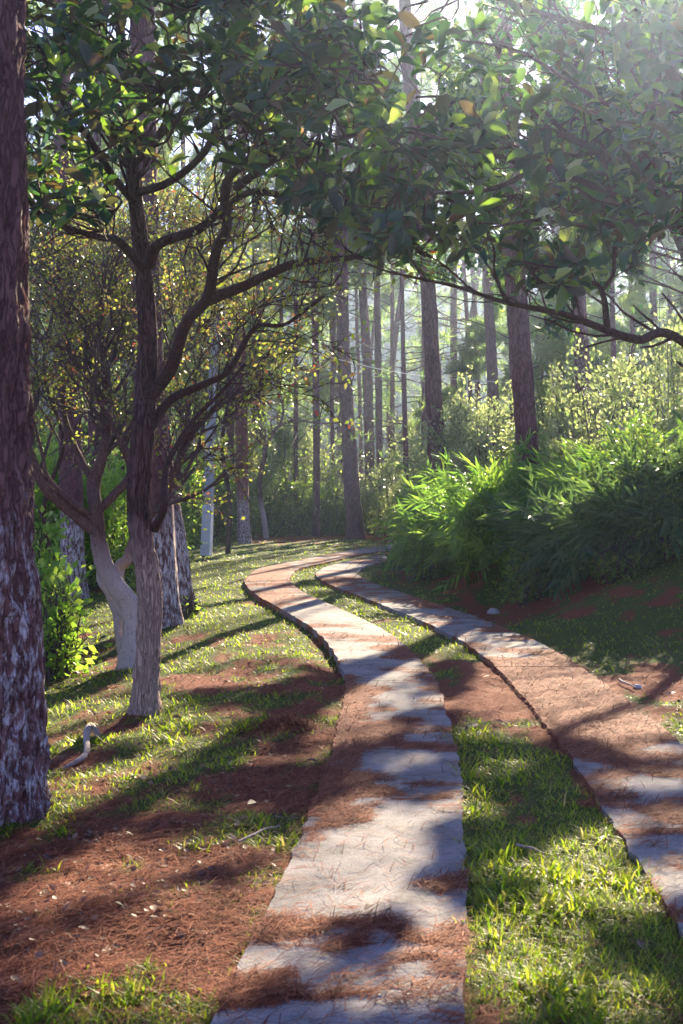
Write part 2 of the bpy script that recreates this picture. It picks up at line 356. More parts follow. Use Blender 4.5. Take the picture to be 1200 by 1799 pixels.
M_ground = ground_mat(); M_slab = slab_mat()
M_pine = bark_mat('pine_bark', (.06, .032, .036), (.21, .115, .11), .5, bump=1.0)
M_pineW = bark_mat('pine_bark_limewashed', (.06, .032, .036), (.20, .11, .105), .6, white=(1.25, .25), amount=.52)
M_big = bark_mat('big_pine_bark', (.05, .028, .030), (.19, .105, .095), .62, white=(1.45, .35), whitecol=(.50, .47, .48), amount=.46, bump=.9)
M_red = bark_mat('red_pine_bark', (.13, .055, .04), (.26, .12, .09), 1.0, white=(1.2, .2), amount=.5)
M_twist = bark_mat('twisted_tree_bark', (.05, .034, .03), (.17, .11, .09), 1.1, white=(1.24, .22), whitecol=(.46, .33, .25), amount=.66, streak=11, bump=1.2)
M_multi = bark_mat('multistem_bark', (.06, .04, .03), (.20, .13, .10), 1.4, white=(1.05, .25), whitecol=(.50, .41, .36), amount=.66, streak=5)
M_limb = bark_mat('limb_bark', (.04, .028, .024), (.12, .08, .062), 2.0, streak=6)
M_twig = plain('twig_bark', (.045, .03, .026), (.13, .085, .07), 30)
M_needleg = leaf_mat('pine_needles_green', [(0, (.020, .045, .020)), (.5, (.04, .075, .028)), (1, (.075, .11, .04))], [(0, (.16, .34, .06)), (1, (.45, .60, .14))], trans=.55, rough=.4)
M_bigleaf = leaf_mat('large_glossy_leaf', [(0, (.010, .042, .034)), (.6, (.017, .062, .042)), (.84, (.05, .11, .03)), (.93, (.22, .32, .10)), (1, (.42, .42, .28))],
    [(0, (.05, .14, .03)), (.5, (.12, .26, .03)), (.8, (.30, .52, .04)), (1, (.6, .75, .12))], trans=.36, rough=.38, spec=.42)
M_bigleaf2 = leaf_mat('large_leaf_brown_felted', [(0, (.035, .05, .04)), (.6, (.06, .06, .04)), (1, (.11, .065, .045))],
    [(0, (.10, .16, .04)), (.7, (.2, .2, .05)), (1, (.3, .2, .05))], trans=.28, rough=.45, spec=.3)
M_small = leaf_mat('small_autumn_leaf', [(0, (.06, .10, .025)), (.55, (.11, .12, .035)), (.82, (.14, .09, .04)), (.96, (.16, .06, .03)), (1, (.3, .05, .02))],
    [(0, (.36, .52, .06)), (.55, (.55, .60, .08)), (.85, (.55, .42, .14)), (.97, (.5, .22, .10)), (1, (.8, .12, .05))], trans=.42, rough=.22, spec=.9)
M_shrub = leaf_mat('shrub_leaf', [(0, (.02, .055, .018)), (.6, (.04, .09, .022)), (1, (.09, .13, .03))], [(0, (.16, .34, .04)), (1, (.50, .66, .08))], trans=.5, rough=.35, spec=.4)
M_shrubl = leaf_mat('light_shrub_leaf', [(0, (.05, .09, .03)), (.6, (.09, .13, .04)), (1, (.17, .17, .08))], [(0, (.34, .50, .12)), (1, (.65, .70, .28))], trans=.5, rough=.28, spec=.7)
M_bright = leaf_mat('bright_leaf', [(0, (.05, .13, .02)), (1, (.12, .20, .03))], [(0, (.30, .60, .05)), (1, (.60, .80, .10))], trans=.5, rough=.4)
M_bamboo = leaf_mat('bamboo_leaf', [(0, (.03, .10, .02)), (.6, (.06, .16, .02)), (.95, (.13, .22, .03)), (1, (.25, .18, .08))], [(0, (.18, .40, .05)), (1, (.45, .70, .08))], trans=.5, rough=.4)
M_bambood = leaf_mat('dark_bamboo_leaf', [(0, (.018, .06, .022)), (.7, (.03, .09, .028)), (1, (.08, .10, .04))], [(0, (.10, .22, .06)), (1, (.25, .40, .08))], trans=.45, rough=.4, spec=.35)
M_grass = leaf_mat('grass_blade', [(0, (.045, .11, .004)), (.6, (.12, .175, .006)), (.82, (.18, .17, .03)), (1, (.28, .16, .07))], [(0, (.26, .48, .02)), (.8, (.62, .72, .03)), (1, (.6, .5, .15))], trans=.5, rough=.5, spec=.3)
M_needle = leaf_mat('fallen_needle', [(0, NEEDLE1), (.55, NEEDLE2), (1, NEEDLE3)], [(0, NEEDLE1), (1, NEEDLE2)], trans=.1, rough=.8, spec=.1)
M_dead = leaf_mat('dead_leaf', [(0, (.07, .032, .02)), (.55, (.16, .08, .045)), (.88, (.24, .14, .08)), (1, (.42, .30, .20))], trans=.2, rough=.6)
M_pole = plain('pole_concrete', (.30, .31, .30), (.42, .43, .42), 12)
M_stone = plain('stone', (.34, .30, .30), (.50, .45, .44), 14, bump=.6)
M_wire = plain('wire', (.3, .3, .3), (.45, .45, .45), 30, rough=.4)
M_root = plain('bleached_root', (.16, .11, .085), (.50, .41, .35), 40, bump=1.0)
M_hill = leaf_mat('far_forest_leaf', [(0, (.025, .045, .022)), (1, (.06, .085, .04))], trans=.3, rough=.7)
M_soilhill = plain('hill_soil', (.03, .045, .02), (.06, .07, .035), .4)

# ------------------------------------------------------------------ ground
GR = [  # grass(+)/bare(-) areas in photograph pixels: cx, cy, rx, ry, value
 (200,1560,330,120,-.24),(160,1670,260,60,-.2),(420,1360,260,60,-.05),(330,1790,330,40,.30),(90,1430,200,40,-.2),(500,1180,160,60,-.15),(180,1180,150,40,-.15),(480,1630,60,60,.15),
 (330,1330,150,40,.12),(450,1250,100,60,.0),(430,1060,160,50,.45),(450,985,220,30,.4),(350,1100,80,20,.2),(150,1075,110,40,.35),(420,1200,180,25,-.3),(300,1215,150,25,-.15),(290,1270,200,25,-.12),
 (850,1340,120,60,.45),(900,1450,140,60,.35),(1000,1620,260,160,.6),(820,1250,80,20,-.25),(780,1120,110,50,.4),(600,1050,110,40,.5),(870,1200,60,25,-.25),(560,1000,60,30,.5),
 (1010,1125,150,34,.75),(1060,1060,150,30,-.35),(1150,1200,60,30,-.25),(1190,1290,30,60,.3),(880,1050,90,50,-.2),(640,1000,60,25,.3),(480,940,200,12,-.35),(950,1210,300,30,-.35)]
def grassiness(x, y):
    x = np.asarray(x, float); y = np.asarray(y, float)
    z = ground_z(x, y); px, py = to_px(x, y, z)
    g = .50+(fbm(x*.9+5, y*.5+9, 3)-.5)*.9+(fbm(x*4.5, y*2.8, 4)-.5)*1.5
    for cx, cy, rx, ry, v in GR:
        d = ((px-cx)/rx)**2+((py-cy)/ry)**2; g = g+v*(1-sstep(.3, 1.4, d))*(y > 1)
    b = (x > lc(y)+LW) & (x < rc(y)-RW); g = np.where(b & (y > 3), g+.02, g)
    over = sstep(9.3, 10.3, y)*(1-sstep(12.2, 13.2, y))*sstep(.9, 1.1, x)*(1-sstep(1.95+.1*np.clip(y-12, 0, 3), 2.15+.1*np.clip(y-12, 0, 3), x)); g = g-.5*over
    for bx_, by_ in ((-1.42, 10.75), (-1.75, 12.9), (-2.0, 17.4), (-1.75, 7.2), (-1.55, 7.45)): g = g+.5*np.exp(-((x-bx_)**2+(y-by_)**2)/.12)
    g = np.where(y > 43, g-.3, g); g = g+.22*sstep(.5, .9, x-rc(y)-RW)*sstep(9, 12, y)+.16*(x < lc(y))*sstep(8, 13, y)
    return np.clip(g, 0, 1)
yr = np.concatenate([[-12, -8, -5, -3], np.geomspace(2.0, 62, 300), [68, 76, 90, 110, 150, 190, 225]])
ny = len(yr); nx = 221
u = np.linspace(-1, 1, nx); us = np.sign(u)*(np.abs(u)*.55+.45*np.abs(u)**3.5)
W = 2.2+np.clip(yr, 2, 900)*.62; W = np.where(yr > 66, np.minimum(60+yr, 128), W)
GX = us[None]*W[:, None]; GY = np.repeat(yr[:, None], nx, 1); GZ = ground_z(GX, GY)
GZ = np.where(GY > 66, -1.6+(fbm(GX*.05, GY*.05)-.5)*1.5, GZ)
ii = np.arange(ny-1)[:, None]*nx+np.arange(nx-1)[None]
F = np.stack([ii, ii+1, ii+nx+1, ii+nx], -1).reshape(-1, 4)
g = Geo(); g.add(np.stack([GX, GY, GZ], -1).reshape(-1, 3), F, grass=grassiness(GX.ravel(), GY.ravel()))
tag(g.obj('ground', M_ground), kind='structure')

# litter on the concrete, -0.5..0.5 style weight
LITTER = [(600,1370,75,110,.5),(585,1480,50,60,.25),(560,1400,60,60,.5),(720,1265,60,14,.25),(640,1295,80,14,.4),(600,1240,50,40,.4),(720,1375,40,6,.3),(560,1670,90,22,.42),(640,1655,150,10,.35),(450,1760,110,28,.4),(560,1745,200,16,.35),(780,1560,60,22,.35),(760,1700,70,10,.25),
 (1000,1240,190,95,.75),(1120,1330,120,50,.25),(1180,1420,60,12,.35),(1130,1500,60,10,.4),(480,1040,90,26,.35),(470,1010,60,14,.4),(560,980,140,14,.25),(780,1060,120,12,.45),(900,1105,80,14,.5),(650,1045,60,6,.0),(600,1025,60,12,.35),(480,1055,40,10,.3),(740,1150,50,25,.3),(760,1210,50,25,.35),(700,1130,40,8,.3),
 (700,1450,70,60,-.35),(700,1560,90,60,-.3),(700,1600,90,30,-.2),(640,1170,80,30,-.2),(720,1220,50,30,-.25),(600,1080,110,16,-.4),(700,1075,60,16,-.4),(800,1120,60,14,-.2),(1140,1390,70,14,-.3),(1160,1450,70,14,-.3),(1180,1570,50,40,-.4),(640,1490,80,30,-.2)]
def litter(x, y):
    px, py = to_px(x, y, np.zeros_like(x)); a = .32+(fbm(x*2.4+40, y*3.4, 4)-.5)*1.5
    pers = np.clip(5/np.clip(y, 3, 60), 0, 1.5); px = px+(fbm(x*3+9, y*3, 3)-.5)*260*pers; py = py+(fbm(x*3.4+50, y*2.4+7, 3)-.5)*170*pers**1.6
    for cx, cy, rx, ry, v in LITTER:
        d = ((px-cx)/rx)**2+((py-cy)/ry)**2; a = a+v*(1-sstep(.25, 1.5, d))*(y > 1)
    return np.clip(a, -.3, 1.1)
def track(name, cfun, hw, joints):
    root = thing(name, (0, 0, 0), None, None, kind='structure')
    for a, b in zip(joints[:-1], joints[1:]):
        a2, b2 = a+.001, b-.001
        nyy = max(4, int((b2-a2)/(.05 if a < 12 else .1))); nxx = 15
        Y = np.linspace(a2, b2, nyy); U = np.linspace(-1, 1, nxx)
        X, YY = np.meshgrid(U, Y); c = cfun(YY)
        # slope-corrected half width so that the slab keeps its width across bends
        sl = np.gradient(cfun(Y), Y); hwc = (hw*np.sqrt(1+sl**2))[:, None]
        e = hwc*(1+.02*(fbm(YY*3+a, X*1.5, 3)-.5)*2)+(np.abs(X) > .99)*(vn(YY*9, X*3)-.5)*.025
        XX = c+X*e
        Z = .018+(fbm(XX*2, YY*2)-.5)*.012+(vn(a*7.3, 1.)-.5)*.005+0*XX
        edge = (np.abs(X) > .99); Z = Z-edge*.002
        V = np.stack([XX, YY, Z], -1).reshape(-1, 3); n = len(V)
        k = np.arange(nyy-1)[:, None]*nxx+np.arange(nxx-1)[None]
        Ft = np.stack([k, k+1, k+nxx+1, k+nxx], -1).reshape(-1, 4)
        ring = np.concatenate([np.arange(nxx), np.arange(1, nyy)*nxx+nxx-1, (nyy-1)*nxx+np.arange(nxx-2, -1, -1), np.arange(nyy-2, 0, -1)*nxx])
        B = V[ring].copy(); B[:, 2] = -.12; m = len(ring); q = np.arange(m); q2 = (q+1) % m
        Fs = np.stack([n+m+q2, n+m+q, n+q, n+q2], -1); lt = litter(V[:, 0], V[:, 1])
        VV = np.vstack([V, B, V[ring]]); lit = np.concatenate([lt, np.full(m, .6), lt[ring]+.15])
        s = Geo(); s.add(VV, [Ft, Fs], litter=lit); s.obj('slab', M_slab, root)
    return root
JL = [-2, .8, 3.6, 6.15, 8.7, 11.4, 14.2, 17.0, 19.8, 22.6, 25.6, 28.6, 31.6, 35, 39, 43, 47]
JR = [-2, .9, 3.7, 6.5, 9.2, 12.3, 15.2, 18, 20.9, 24, 27, 30, 33.5, 37, 41, 47]
track('concrete_track', lc, LW, JL)
track('concrete_track', rc, RW, JR)

# ------------------------------------------------------------------ grass, fallen needles (uncountable ground cover)
def sample_ground(n, ymin=3.2, ymax=44, power=1.5, wide=.30):
    u = R.random(n); a, b = ymin**(1-power), ymax**(1-power); y = (a+(b-a)*u)**(1/(1-power))
    x = (R.random(n)*2-1)*(wide*y+.5); return x, y
blade = np.array([[-.5, 0, 0], [.5, 0, 0], [-.36, .55, .12], [.36, .55, .12], [0, 1, .42]]); bladeF = [np.array([[0, 1, 3, 2]]), np.array([[2, 3, 4]])]
def make_grass(keep, n, label, hscale=1.0, seed=0):
    x, y = sample_ground(n); gr = grassiness(x, y)
    ok = keep(x, y) & (dl(x, y) > -.045*vn(x*7, y*7)) & (dr(x, y) > -.045*vn(x*7, y*7)) & (R.random(n) < sstep(.32, .85, gr)); x, y, gr = x[ok], y[ok], gr[ok]
    z = ground_z(x, y)-.004; m = len(x)
    clump = sstep(.55, .8, fbm(x*4.5+70, y*4.5, 2))
    h = (.022+.030*R.random(m)+.05*clump*R.random(m))*hscale*(.7+.6*gr)
    w = (.0035+.0018*R.random(m))*np.clip(y/6, 1, 5.0); w = w*(1+1.5*clump*(y < 10))
    az = R.random(m)*2*np.pi; tilt = .25+.9*R.random(m)
    D = np.stack([np.cos(az)*np.sin(tilt), np.sin(az)*np.sin(tilt), np.cos(tilt)], -1)
    N = np.stack([np.cos(az), np.sin(az), -.3+0*az], -1)
    g = Geo(); scatter(g, blade, bladeF, np.stack([x, y, z], -1), frames(D, N), np.stack([w, h, h], -1))
    return tag(g.obj('grass', M_grass), label, 'grass', kind='stuff')
make_grass(lambda x, y: x < lc(y), 190000, 'green grass and moss on the left verge beside the pine trunks')
make_grass(lambda x, y: (x > lc(y)) & (x < rc(y)), 190000, 'bright green grass growing in the strip between the two concrete tracks', 1.15)
make_grass(lambda x, y: x > rc(y), 100000, 'thin green grass on the sloping right verge below the bamboo bushes')

def make_needles(keep, n, label, dens, zf):
    x, y = sample_ground(n, 3.4, 24, 2.0); ok = keep(x, y); x, y = x[ok], y[ok]; ok = R.random(len(x)) < dens(x, y); x, y = x[ok], y[ok]; m = len(x)
    z = zf(x, y)+.002+.012*R.random(m)**2; az = R.normal(0.25, .9, m)
    tl = R.normal(0, .22, m); D = np.stack([np.cos(az)*np.cos(tl), np.sin(az)*np.cos(tl), np.abs(np.sin(tl))*.8], -1)
    L = .06+.09*R.random(m); w = .0030*np.clip(y/6, 1, 4)
    T = np.array([[-.5, -.5, 0], [.5, -.5, 0], [.5, .05, .05], [-.5, .05, .05], [.4, .5, 0], [-.4, .5, 0]])
    g = Geo(); scatter(g, T, [np.array([[0, 1, 2, 3], [3, 2, 4, 5]])], np.stack([x, y, z], -1), frames(D), np.stack([w, L, L], -1))
    return tag(g.obj('pine_needle_litter', M_needle), label, 'pine needles', kind='stuff')
make_needles(lambda x, y: (x < lc(y)-LW-.01), 130000, 'red-brown fallen pine needles and twigs covering the left verge', lambda x, y: 1-.8*sstep(.4, .8, grassiness(x, y)), lambda x, y: ground_z(x, y))
make_needles(lambda x, y: (x > lc(y)+LW+.01) & ((x < rc(y)-RW) | (x > rc(y)+RW+.01)), 45000, 'thin scatter of brown pine needles lying in the grass beside the right track', lambda x, y: .9-.75*sstep(.3, .7, grassiness(x, y)), lambda x, y: ground_z(x, y))
def ldens(x, y):
    a = litter(x, y); fine = fbm(x*6, y*26, 3)-.5
    return sstep(.36, .62, a+fine*.9)*.95+.035
make_needles(lambda x, y: (dl(x, y) < 0) | (dr(x, y) < 0), 170000, 'drifts of red-brown pine needles blown across the concrete tracks', ldens, lambda x, y: .024+0*x)

leafS = np.array([[0, 0, 0], [-.30, .45, .07], [0, 1, .02], [.30, .45, .07]]); leafSF = [np.array([[0, 2, 1], [0, 3, 2]])]
# dead leaf crumbs in the left verge, uncountable
leafT = np.array([[0, 0, 0], [-.32, .3, .05], [0, .33, -.03], [.32, .3, .05], [-.30, .65, .10], [0, .68, 0], [.30, .65, .10], [0, 1, .06]])
leafF = [np.array([[0, 2, 1], [0, 3, 2], [4, 5, 7], [5, 6, 7]]), np.array([[1, 2, 5, 4], [2, 3, 6, 5]])]
x, y = sample_ground(10000, 3.5, 24, 1.4); ok = (x < lc(y)-LW-.05) & (fbm(x*1.1+3, y*1.1) > .42) | ((x > rc(y)+RW) & (R.random(len(x)) < .5)); x, y = x[ok], y[ok]; m = len(x)
g = Geo(); az = R.random(m)*6.28; D = np.stack([np.cos(az), np.sin(az), R.normal(0, .3, m)], -1)
scatter(g, leafT, leafF, np.stack([x, y, ground_z(x, y)+.008], -1), frames(D, R.normal(0, .35, (m, 3))+[0, 0, 1]), .018+.026*R.random(m))
tag(g.obj('leaf_litter', M_dead), 'small dry brown leaf litter scattered over the verges', 'leaf litter', kind='stuff')

# ------------------------------------------------------------------ pines
def trunk_geo(pts, rad, sides=20, n=60, plate=.0, flare=.0, vscale=1.0, roots=0, seed=0):
    P, Rr = resample(pts, rad, n); T = norm(np.gradient(P, axis=0)); X = norm(np.cross(T, [0, 1., 0.02])); Y = np.cross(T, X)
    a = np.arange(sides)*2*np.pi/sides; h = (P[:, 2]-P[0, 2])[:, None]
    base = Rr[:, None]*(1+flare*np.exp(-h/.30)*(1+.55*np.cos(a*roots+seed)[None] if roots else 1))
    A = a[None]+0*h
    ns = .5*fbm(A/(2*np.pi)*14*vscale+seed, h*2.6*vscale, 4)+.5*fbm(A/(2*np.pi)*30*vscale+seed*3, h*7*vscale, 3)
    wrap = np.minimum(a, 2*np.pi-a)[None]/(2*np.pi)*14
    ns2 = .5*fbm(wrap*vscale+seed, h*2.6*vscale, 4)+.5*fbm(wrap*2.2*vscale+seed*3, h*7*vscale, 3)
    rr = base*(1+plate*(sstep(.38, .62, ns2)-.5)*2)
    rr = rr*(1+.05*np.cos(2*A+h*.7+seed))
    V = P[:, None]+rr[..., None]*(np.cos(a)[None, :, None]*X[:, None]+np.sin(a)[None, :, None]*Y[:, None])
    k = np.arange(n-1)[:, None]*sides; i = np.arange(sides)[None]; j = (i+1) % sides
    F = np.stack([k+i, k+j, k+sides+j, k+sides+i], -1).reshape(-1, 4)
    return V.reshape(-1, 3), F, P, Rr
# needle tuft template: thin triangles fanning out
def tuft_template(n, L=1.0, w=.035, seed=1):
    r = np.random.default_rng(seed); d = norm(r.normal(0, 1, (n, 3))+np.array([0, 1.0, .15])); s = norm(np.cross(d, r.normal(0, 1, (n, 3))))
    l = L*(.75+.4*r.random(n))[:, None]; V = np.stack([-s*w*.5, s*w*.5, d*l+np.array([0, 0, -.12])*l], 1).reshape(-1, 3)
    return V, [np.arange(n*3).reshape(-1, 3)]
TUFT = tuft_template(14, 1.0, .05); TUFTN = tuft_template(34, 1.0, .026, 5); TUFTF = tuft_template(8, 1.0, .10, 9)
def crown(root, P, Rr, h0, h1, spread, nb, ntuft, tuft=.26, tmpl=None, keep=1.0, droop=.05, litw=.95, bare=0, sidebias=0):
    """limbs and needle tufts between heights h0..h1 of a trunk line P"""
    zb = P[0, 2]; hs = P[:, 2]-zb
    hb = np.sort(h0+(h1-h0)*R.random(nb)**.9); n = nb
    p0 = np.stack([np.interp(hb, hs, P[:, k]) for k in range(3)], -1); r0 = np.interp(hb, hs, Rr)*.30
    az = R.random(n)*2*np.pi; tt = (hb-h0)/(h1-h0); L = spread*(.35+.65*np.sin(np.clip(1-tt, 0, 1)**.8*np.pi*.62+.35))*(.7+.5*R.random(n))
    K = 7; out = np.zeros((n, K, 3)); out[:, 0] = p0; d = np.stack([np.cos(az), np.sin(az), .15+.35*tt+R.normal(0, .12, n)], -1); d = norm(d)
    for q in range(1, K):
        out[:, q] = out[:, q-1]+d*(L/(K-1))[:, None]; d = norm(d+R.normal(0, .14, (n, 3))+np.array([0, 0, .06-droop]))
    rad = np.clip(r0, .012, .07)[:, None]*np.linspace(1, .3, K)[None]
    g = Geo(); tubes(g, out, rad, 5)
    c2, r2 = sprout(out, rad, int(nb*(1.5 if root.location.y > 56 else 3)), spread*.34, .85, .12, 4, .25, .12, .6); cm_ = litmask(c2[:, 2], .1) < .5; tubes(g, c2[cm_], r2[cm_], 3)
    if bare:
        c3, r3 = sprout(P[None, :], Rr[None]*.25, bare, 1.3, 1.3, -.05, 5, .12, .12, .5); c3 = c3[(c3[:, 0, 2]-zb > 2.2) & (c3[:, 0, 2]-zb < h0+1)]
        for q in c3:
            gb = Geo(); tubes(gb, q[None], np.linspace(.024, .006, 5)[None], 5); gb.obj('dead_branch', M_limb, root)
    g.obj('branches', M_limb, root)['kind'] = 'stuff'
    allb = np.concatenate([c2, out[:, -4:]], 0); nn = ntuft
    nn0 = nn; nn = nn*5
    i = R.integers(0, len(allb), nn); t = (.25+.75*R.random(nn))*2.999; a = t.astype(int); f = (t-a)[:, None]
    Pp = allb[i, a]*(1-f)+allb[i, a+1]*f+R.normal(0, .06, (nn, 3)); D = norm(allb[i, a+1]-allb[i, a])+R.normal(0, .45, (nn, 3))+np.array([0, 0, .35])
    lm = litmask(Pp, .42); gp = Pp-SD[None]*(Pp[:, 2:3]/SD[2]); seen = (gp[:, 1] > 3.5) & (gp[:, 1] < 42) & (np.abs(gp[:, 0]) < .26*gp[:, 1]+.4)
    sh = shaft(Pp)
    wgt = np.where(seen, np.clip(1-lm*1.2, 0, 1)*12+.02, 1.0)*np.where(sh < 1.5, .0005, np.where(sh < 6, 5, 1)); ok = np.zeros(nn, bool); ok[R.choice(nn, nn0, replace=False, p=wgt/wgt.sum())] = True
    Pp, D = Pp[ok], D[ok]
    tv, tf = tmpl or (TUFTF if root.location.y < 41 else TUFT); g = Geo(); scatter(g, tv, tf, Pp, frames(D), tuft*(.75+.5*R.random(len(Pp))))
    o = g.obj('needle_crown', M_needleg, root, smooth=False); o['kind'] = 'stuff'
    return o
def pine(name, d, pts, w0, w1, H, label, m=None, h0=8., nb=26, nt=900, spread=2.6, bare=6, sides=14, tuft=.28, keep=1., group='pine trees beside the path', plate=.05, flare=.35, roots=3, white=True, tmpl=None, ybase=None):
    Q = [at(px, py, d) for px, py in pts]
    dirx = (Q[-1]-Q[-2])/max((Q[-1]-Q[-2])[2], .1); top = Q[-1].copy()
    x0 = Q[0][0]; z0 = float(ground_z(x0, d)); z0 = min(z0, Q[0][2]+.3) if False else z0
    Q[0] = np.array([x0, d, z0-.12]); Q = [Q[0]]+[q for q in Q[1:] if q[2] > z0+.3]
    while Q[-1][2] < z0+H-1.5:
        Q.append(Q[-1]+dirx*1.5*np.array([.6, 0, 1])+np.array([R.normal(0, .03), R.normal(0, .05), 0]))
    Q = np.array(Q); hz = Q[:, 2]-z0; S = d/FPX
    r = np.interp(hz, [0, 4, 8, H], [w0*S/2*.92, w1*S/2*1.02, w1*S/2*.92, .03])
    root = thing(name, (x0, d, z0), label, 'tree', group)
    V, F, P, Rr = trunk_geo(Q, r, sides, int(H*5), plate, flare, 1.0, roots, seed=abs(x0)*3+d)
    g = Geo(); g.add(V, F); g.obj('trunk', m or (M_pineW if white else M_pine), root)
    crown(root, P, Rr, h0, H, spread, nb, nt, tuft, tmpl, keep, bare=bare)
    return root

# the giant at the left edge: finer mesh
def giant():
    d = 7.3; Q = [at(px, py, d) for px, py in [(2, 1420), (-6, 1300), (-14, 1100), (-24, 900), (-33, 600), (-39, 300), (-44, 0)]]
    z0 = float(ground_z(Q[0][0], d)); Q[0][2] = z0-.12; root = thing('pine_tree', (Q[0][0], d, z0), 'huge dark furrowed pine trunk at the left edge with flaking white limewash on its foot', 'tree', 'pine trees beside the path')
    while Q[-1][2] < 19: Q.append(Q[-1]+np.array([-.03, .03, 1.5]))
    Q = np.array(Q); S = d/FPX; r = np.interp(Q[:, 2]-z0, [0, .5, 1.5, 3, 5, 19], [90*S, 86*S, 84*S, 80*S, 76*S, .04])
    V, F, P, Rr = trunk_geo(Q, r, 84, 480, .085, .12, 1.6, 4, 2.0); g = Geo(); g.add(V, F); g.obj('trunk', M_big, root)
    crown(root, P, Rr, 10, 19, 2.6, 20, 500, .28)
giant()
TR = 'tree'
pine('pine_tree', 22, [(130, 1030), (124, 800), (117, 600), (112, 300), (108, 0)], 46, 36, 19, 'brown pine with whitewashed foot just right of the huge trunk, bright shrubs round it', nt=700, h0=9, sides=24)
pine('pine_tree', 16.6, [(290, 1092), (281, 950), (272, 800), (262, 650), (254, 400), (250, 0)], 58, 48, 19, 'thick pine with speckled white foot right behind the twisted tree', nt=700, h0=9, sides=32)
pine('pine_tree', 18.4, [(322, 1070), (306, 960), (290, 850), (277, 750), (262, 600), (252, 300), (246, 0)], 46, 38, 18, 'leaning pine with a flared root foot behind the speckled one', nt=600, h0=9, sides=28, flare=.6)
pine('pine_tree', 39, [(429, 950), (425, 800), (423, 650), (423, 500), (426, 200)], 24, 20, 22, 'reddish pine with pale foot on the grass just right of the grey pole', M_red, nt=1950, h0=11, spread=3)
pine('pine_tree', 46, [(404, 930), (405, 750), (404, 500), (404, 200)], 17, 14, 20, 'thin brown pine half hidden between the grey pole and the reddish pine', white=False, nt=1500, h0=8)
pine('pine_tree', 50, [(463, 915), (458, 740), (452, 600), (448, 300)], 20, 18, 23, 'dark pine standing behind the small whitewashed sapling', white=False, nt=1950, h0=10, spread=3)
pine('pine_tree', 44, [(556, 925), (556, 750), (554, 600), (551, 450), (548, 200)], 14, 12, 17, 'slim straight dark pine in the middle of the hedge, left of the leaning pine', white=False, nt=900, h0=6, spread=1.8)
pine('pine_tree', 42, [(625, 942), (618, 850), (610, 720), (603, 600), (600, 450), (598, 200)], 31, 24, 22, 'stout pine leaning left at the far bend where the tracks disappear', white=False, nt=2100, h0=10, spread=3)
pine('pine_tree', 55, [(606, 900), (598, 750), (588, 640), (580, 500), (572, 300)], 14, 12, 21, 'thin grey pine seen just left behind the stout leaning one', white=False, nt=1650, h0=9)
pine('pine_tree', 50, [(652, 910), (648, 750), (643, 600), (637, 500), (630, 300)], 19, 17, 22, 'left trunk of the close pair of pines right of the stout leaning pine', white=False, nt=1800, h0=9)
pine('pine_tree', 48, [(669, 915), (666, 750), (664, 600), (662, 450), (662, 250)], 15, 12, 17, 'right and thinner trunk of the close pair of pines', white=False, nt=1650, h0=5.5, spread=1.8)
pine('pine_tree', 60, [(637, 890), (632, 700), (628, 600), (624, 400)], 8, 7, 18, 'very thin distant trunk between the stout pine and the pair', white=False, nt=700, h0=7)
pine('young_pine', 37, [(718, 950), (713, 800), (709, 650), (706, 500), (702, 300)], 12, 8, 12, 'slender young pine with low dark needle clusters above the strap-leaved plant', nt=900, h0=2.6, spread=1.6, nb=34, tuft=.22, bare=0)
pine('pine_tree', 27, [(770, 900), (767, 800), (760, 650), (752, 500), (740, 350), (726, 200), (714, 60), (708, -100)], 40, 28, 19, 'tall grey pine left of the big right-hand trunk, with bare side branches near its top', white=False, nt=900, h0=10, bare=8, sides=24)
pine('pine_tree', 42, [(867, 920), (866, 700), (862, 600), (857, 500), (848, 300)], 24, 20, 21, 'pine partly hidden behind the left side of the big right-hand trunk', white=False, nt=1950, h0=7, spread=2.8)
pine('pine_tree', 55, [(798, 900), (797, 600), (797, 400), (796, 200)], 15, 13, 20, 'distant pine between the tall grey pine and the big right-hand trunk', white=False, nt=1950, h0=6, spread=2.6)
pine('pine_tree', 21, [(927, 960), (928, 850), (920, 700), (910, 560), (900, 400), (893, 250), (886, 80), (884, -100)], 43, 34, 19, 'big rough pine rising out of the bamboo right of the centre', white=False, nt=800, h0=10, sides=32)
pine('pine_tree', 30, [(1030, 920), (1023, 650), (1018, 560), (1010, 430), (1000, 300), (990, 100)], 34, 26, 20, 'pine standing behind the pale leafy shrub right of the big right-hand trunk', white=False, nt=900, h0=8.5, sides=20)
pine('pine_tree', 35, [(164, 1000), (164, 760), (165, 560), (170, 300)], 20, 17, 20, 'pine seen through the twigs between the huge trunk and the twisted tree', white=False, nt=1650, h0=8)
pine('pine_tree', 52, [(1160, 900), (1150, 650), (1146, 400), (1140, 100)], 18, 15, 22, 'rightmost pine, faint behind the end of the low bough', white=False, nt=2100, h0=5, spread=3)
pine('young_pine', 40, [(905, 950), (900, 700), (897, 500)], 12, 9, 11, 'young bushy pine in the haze left of the big right-hand trunk', white=False, nt=1650, h0=2.5, spread=2.0, nb=34, tuft=.24, bare=0)
pine('young_pine', 34, [(1085, 950), (1080, 700), (1075, 500)], 12, 9, 9.5, 'young pine with star-like glowing needle tufts above the pale shrub', white=False, nt=420, h0=2.5, spread=1.9, nb=26, tuft=.30, bare=0, tmpl=TUFTN)
pine('young_pine', 45, [(520, 930), (520, 700), (520, 500)], 10, 8, 9, 'young pine in the hedge just left of the slim dark pine', white=False, nt=800, h0=2.5, spread=1.7, nb=28, tuft=.24, bare=0)
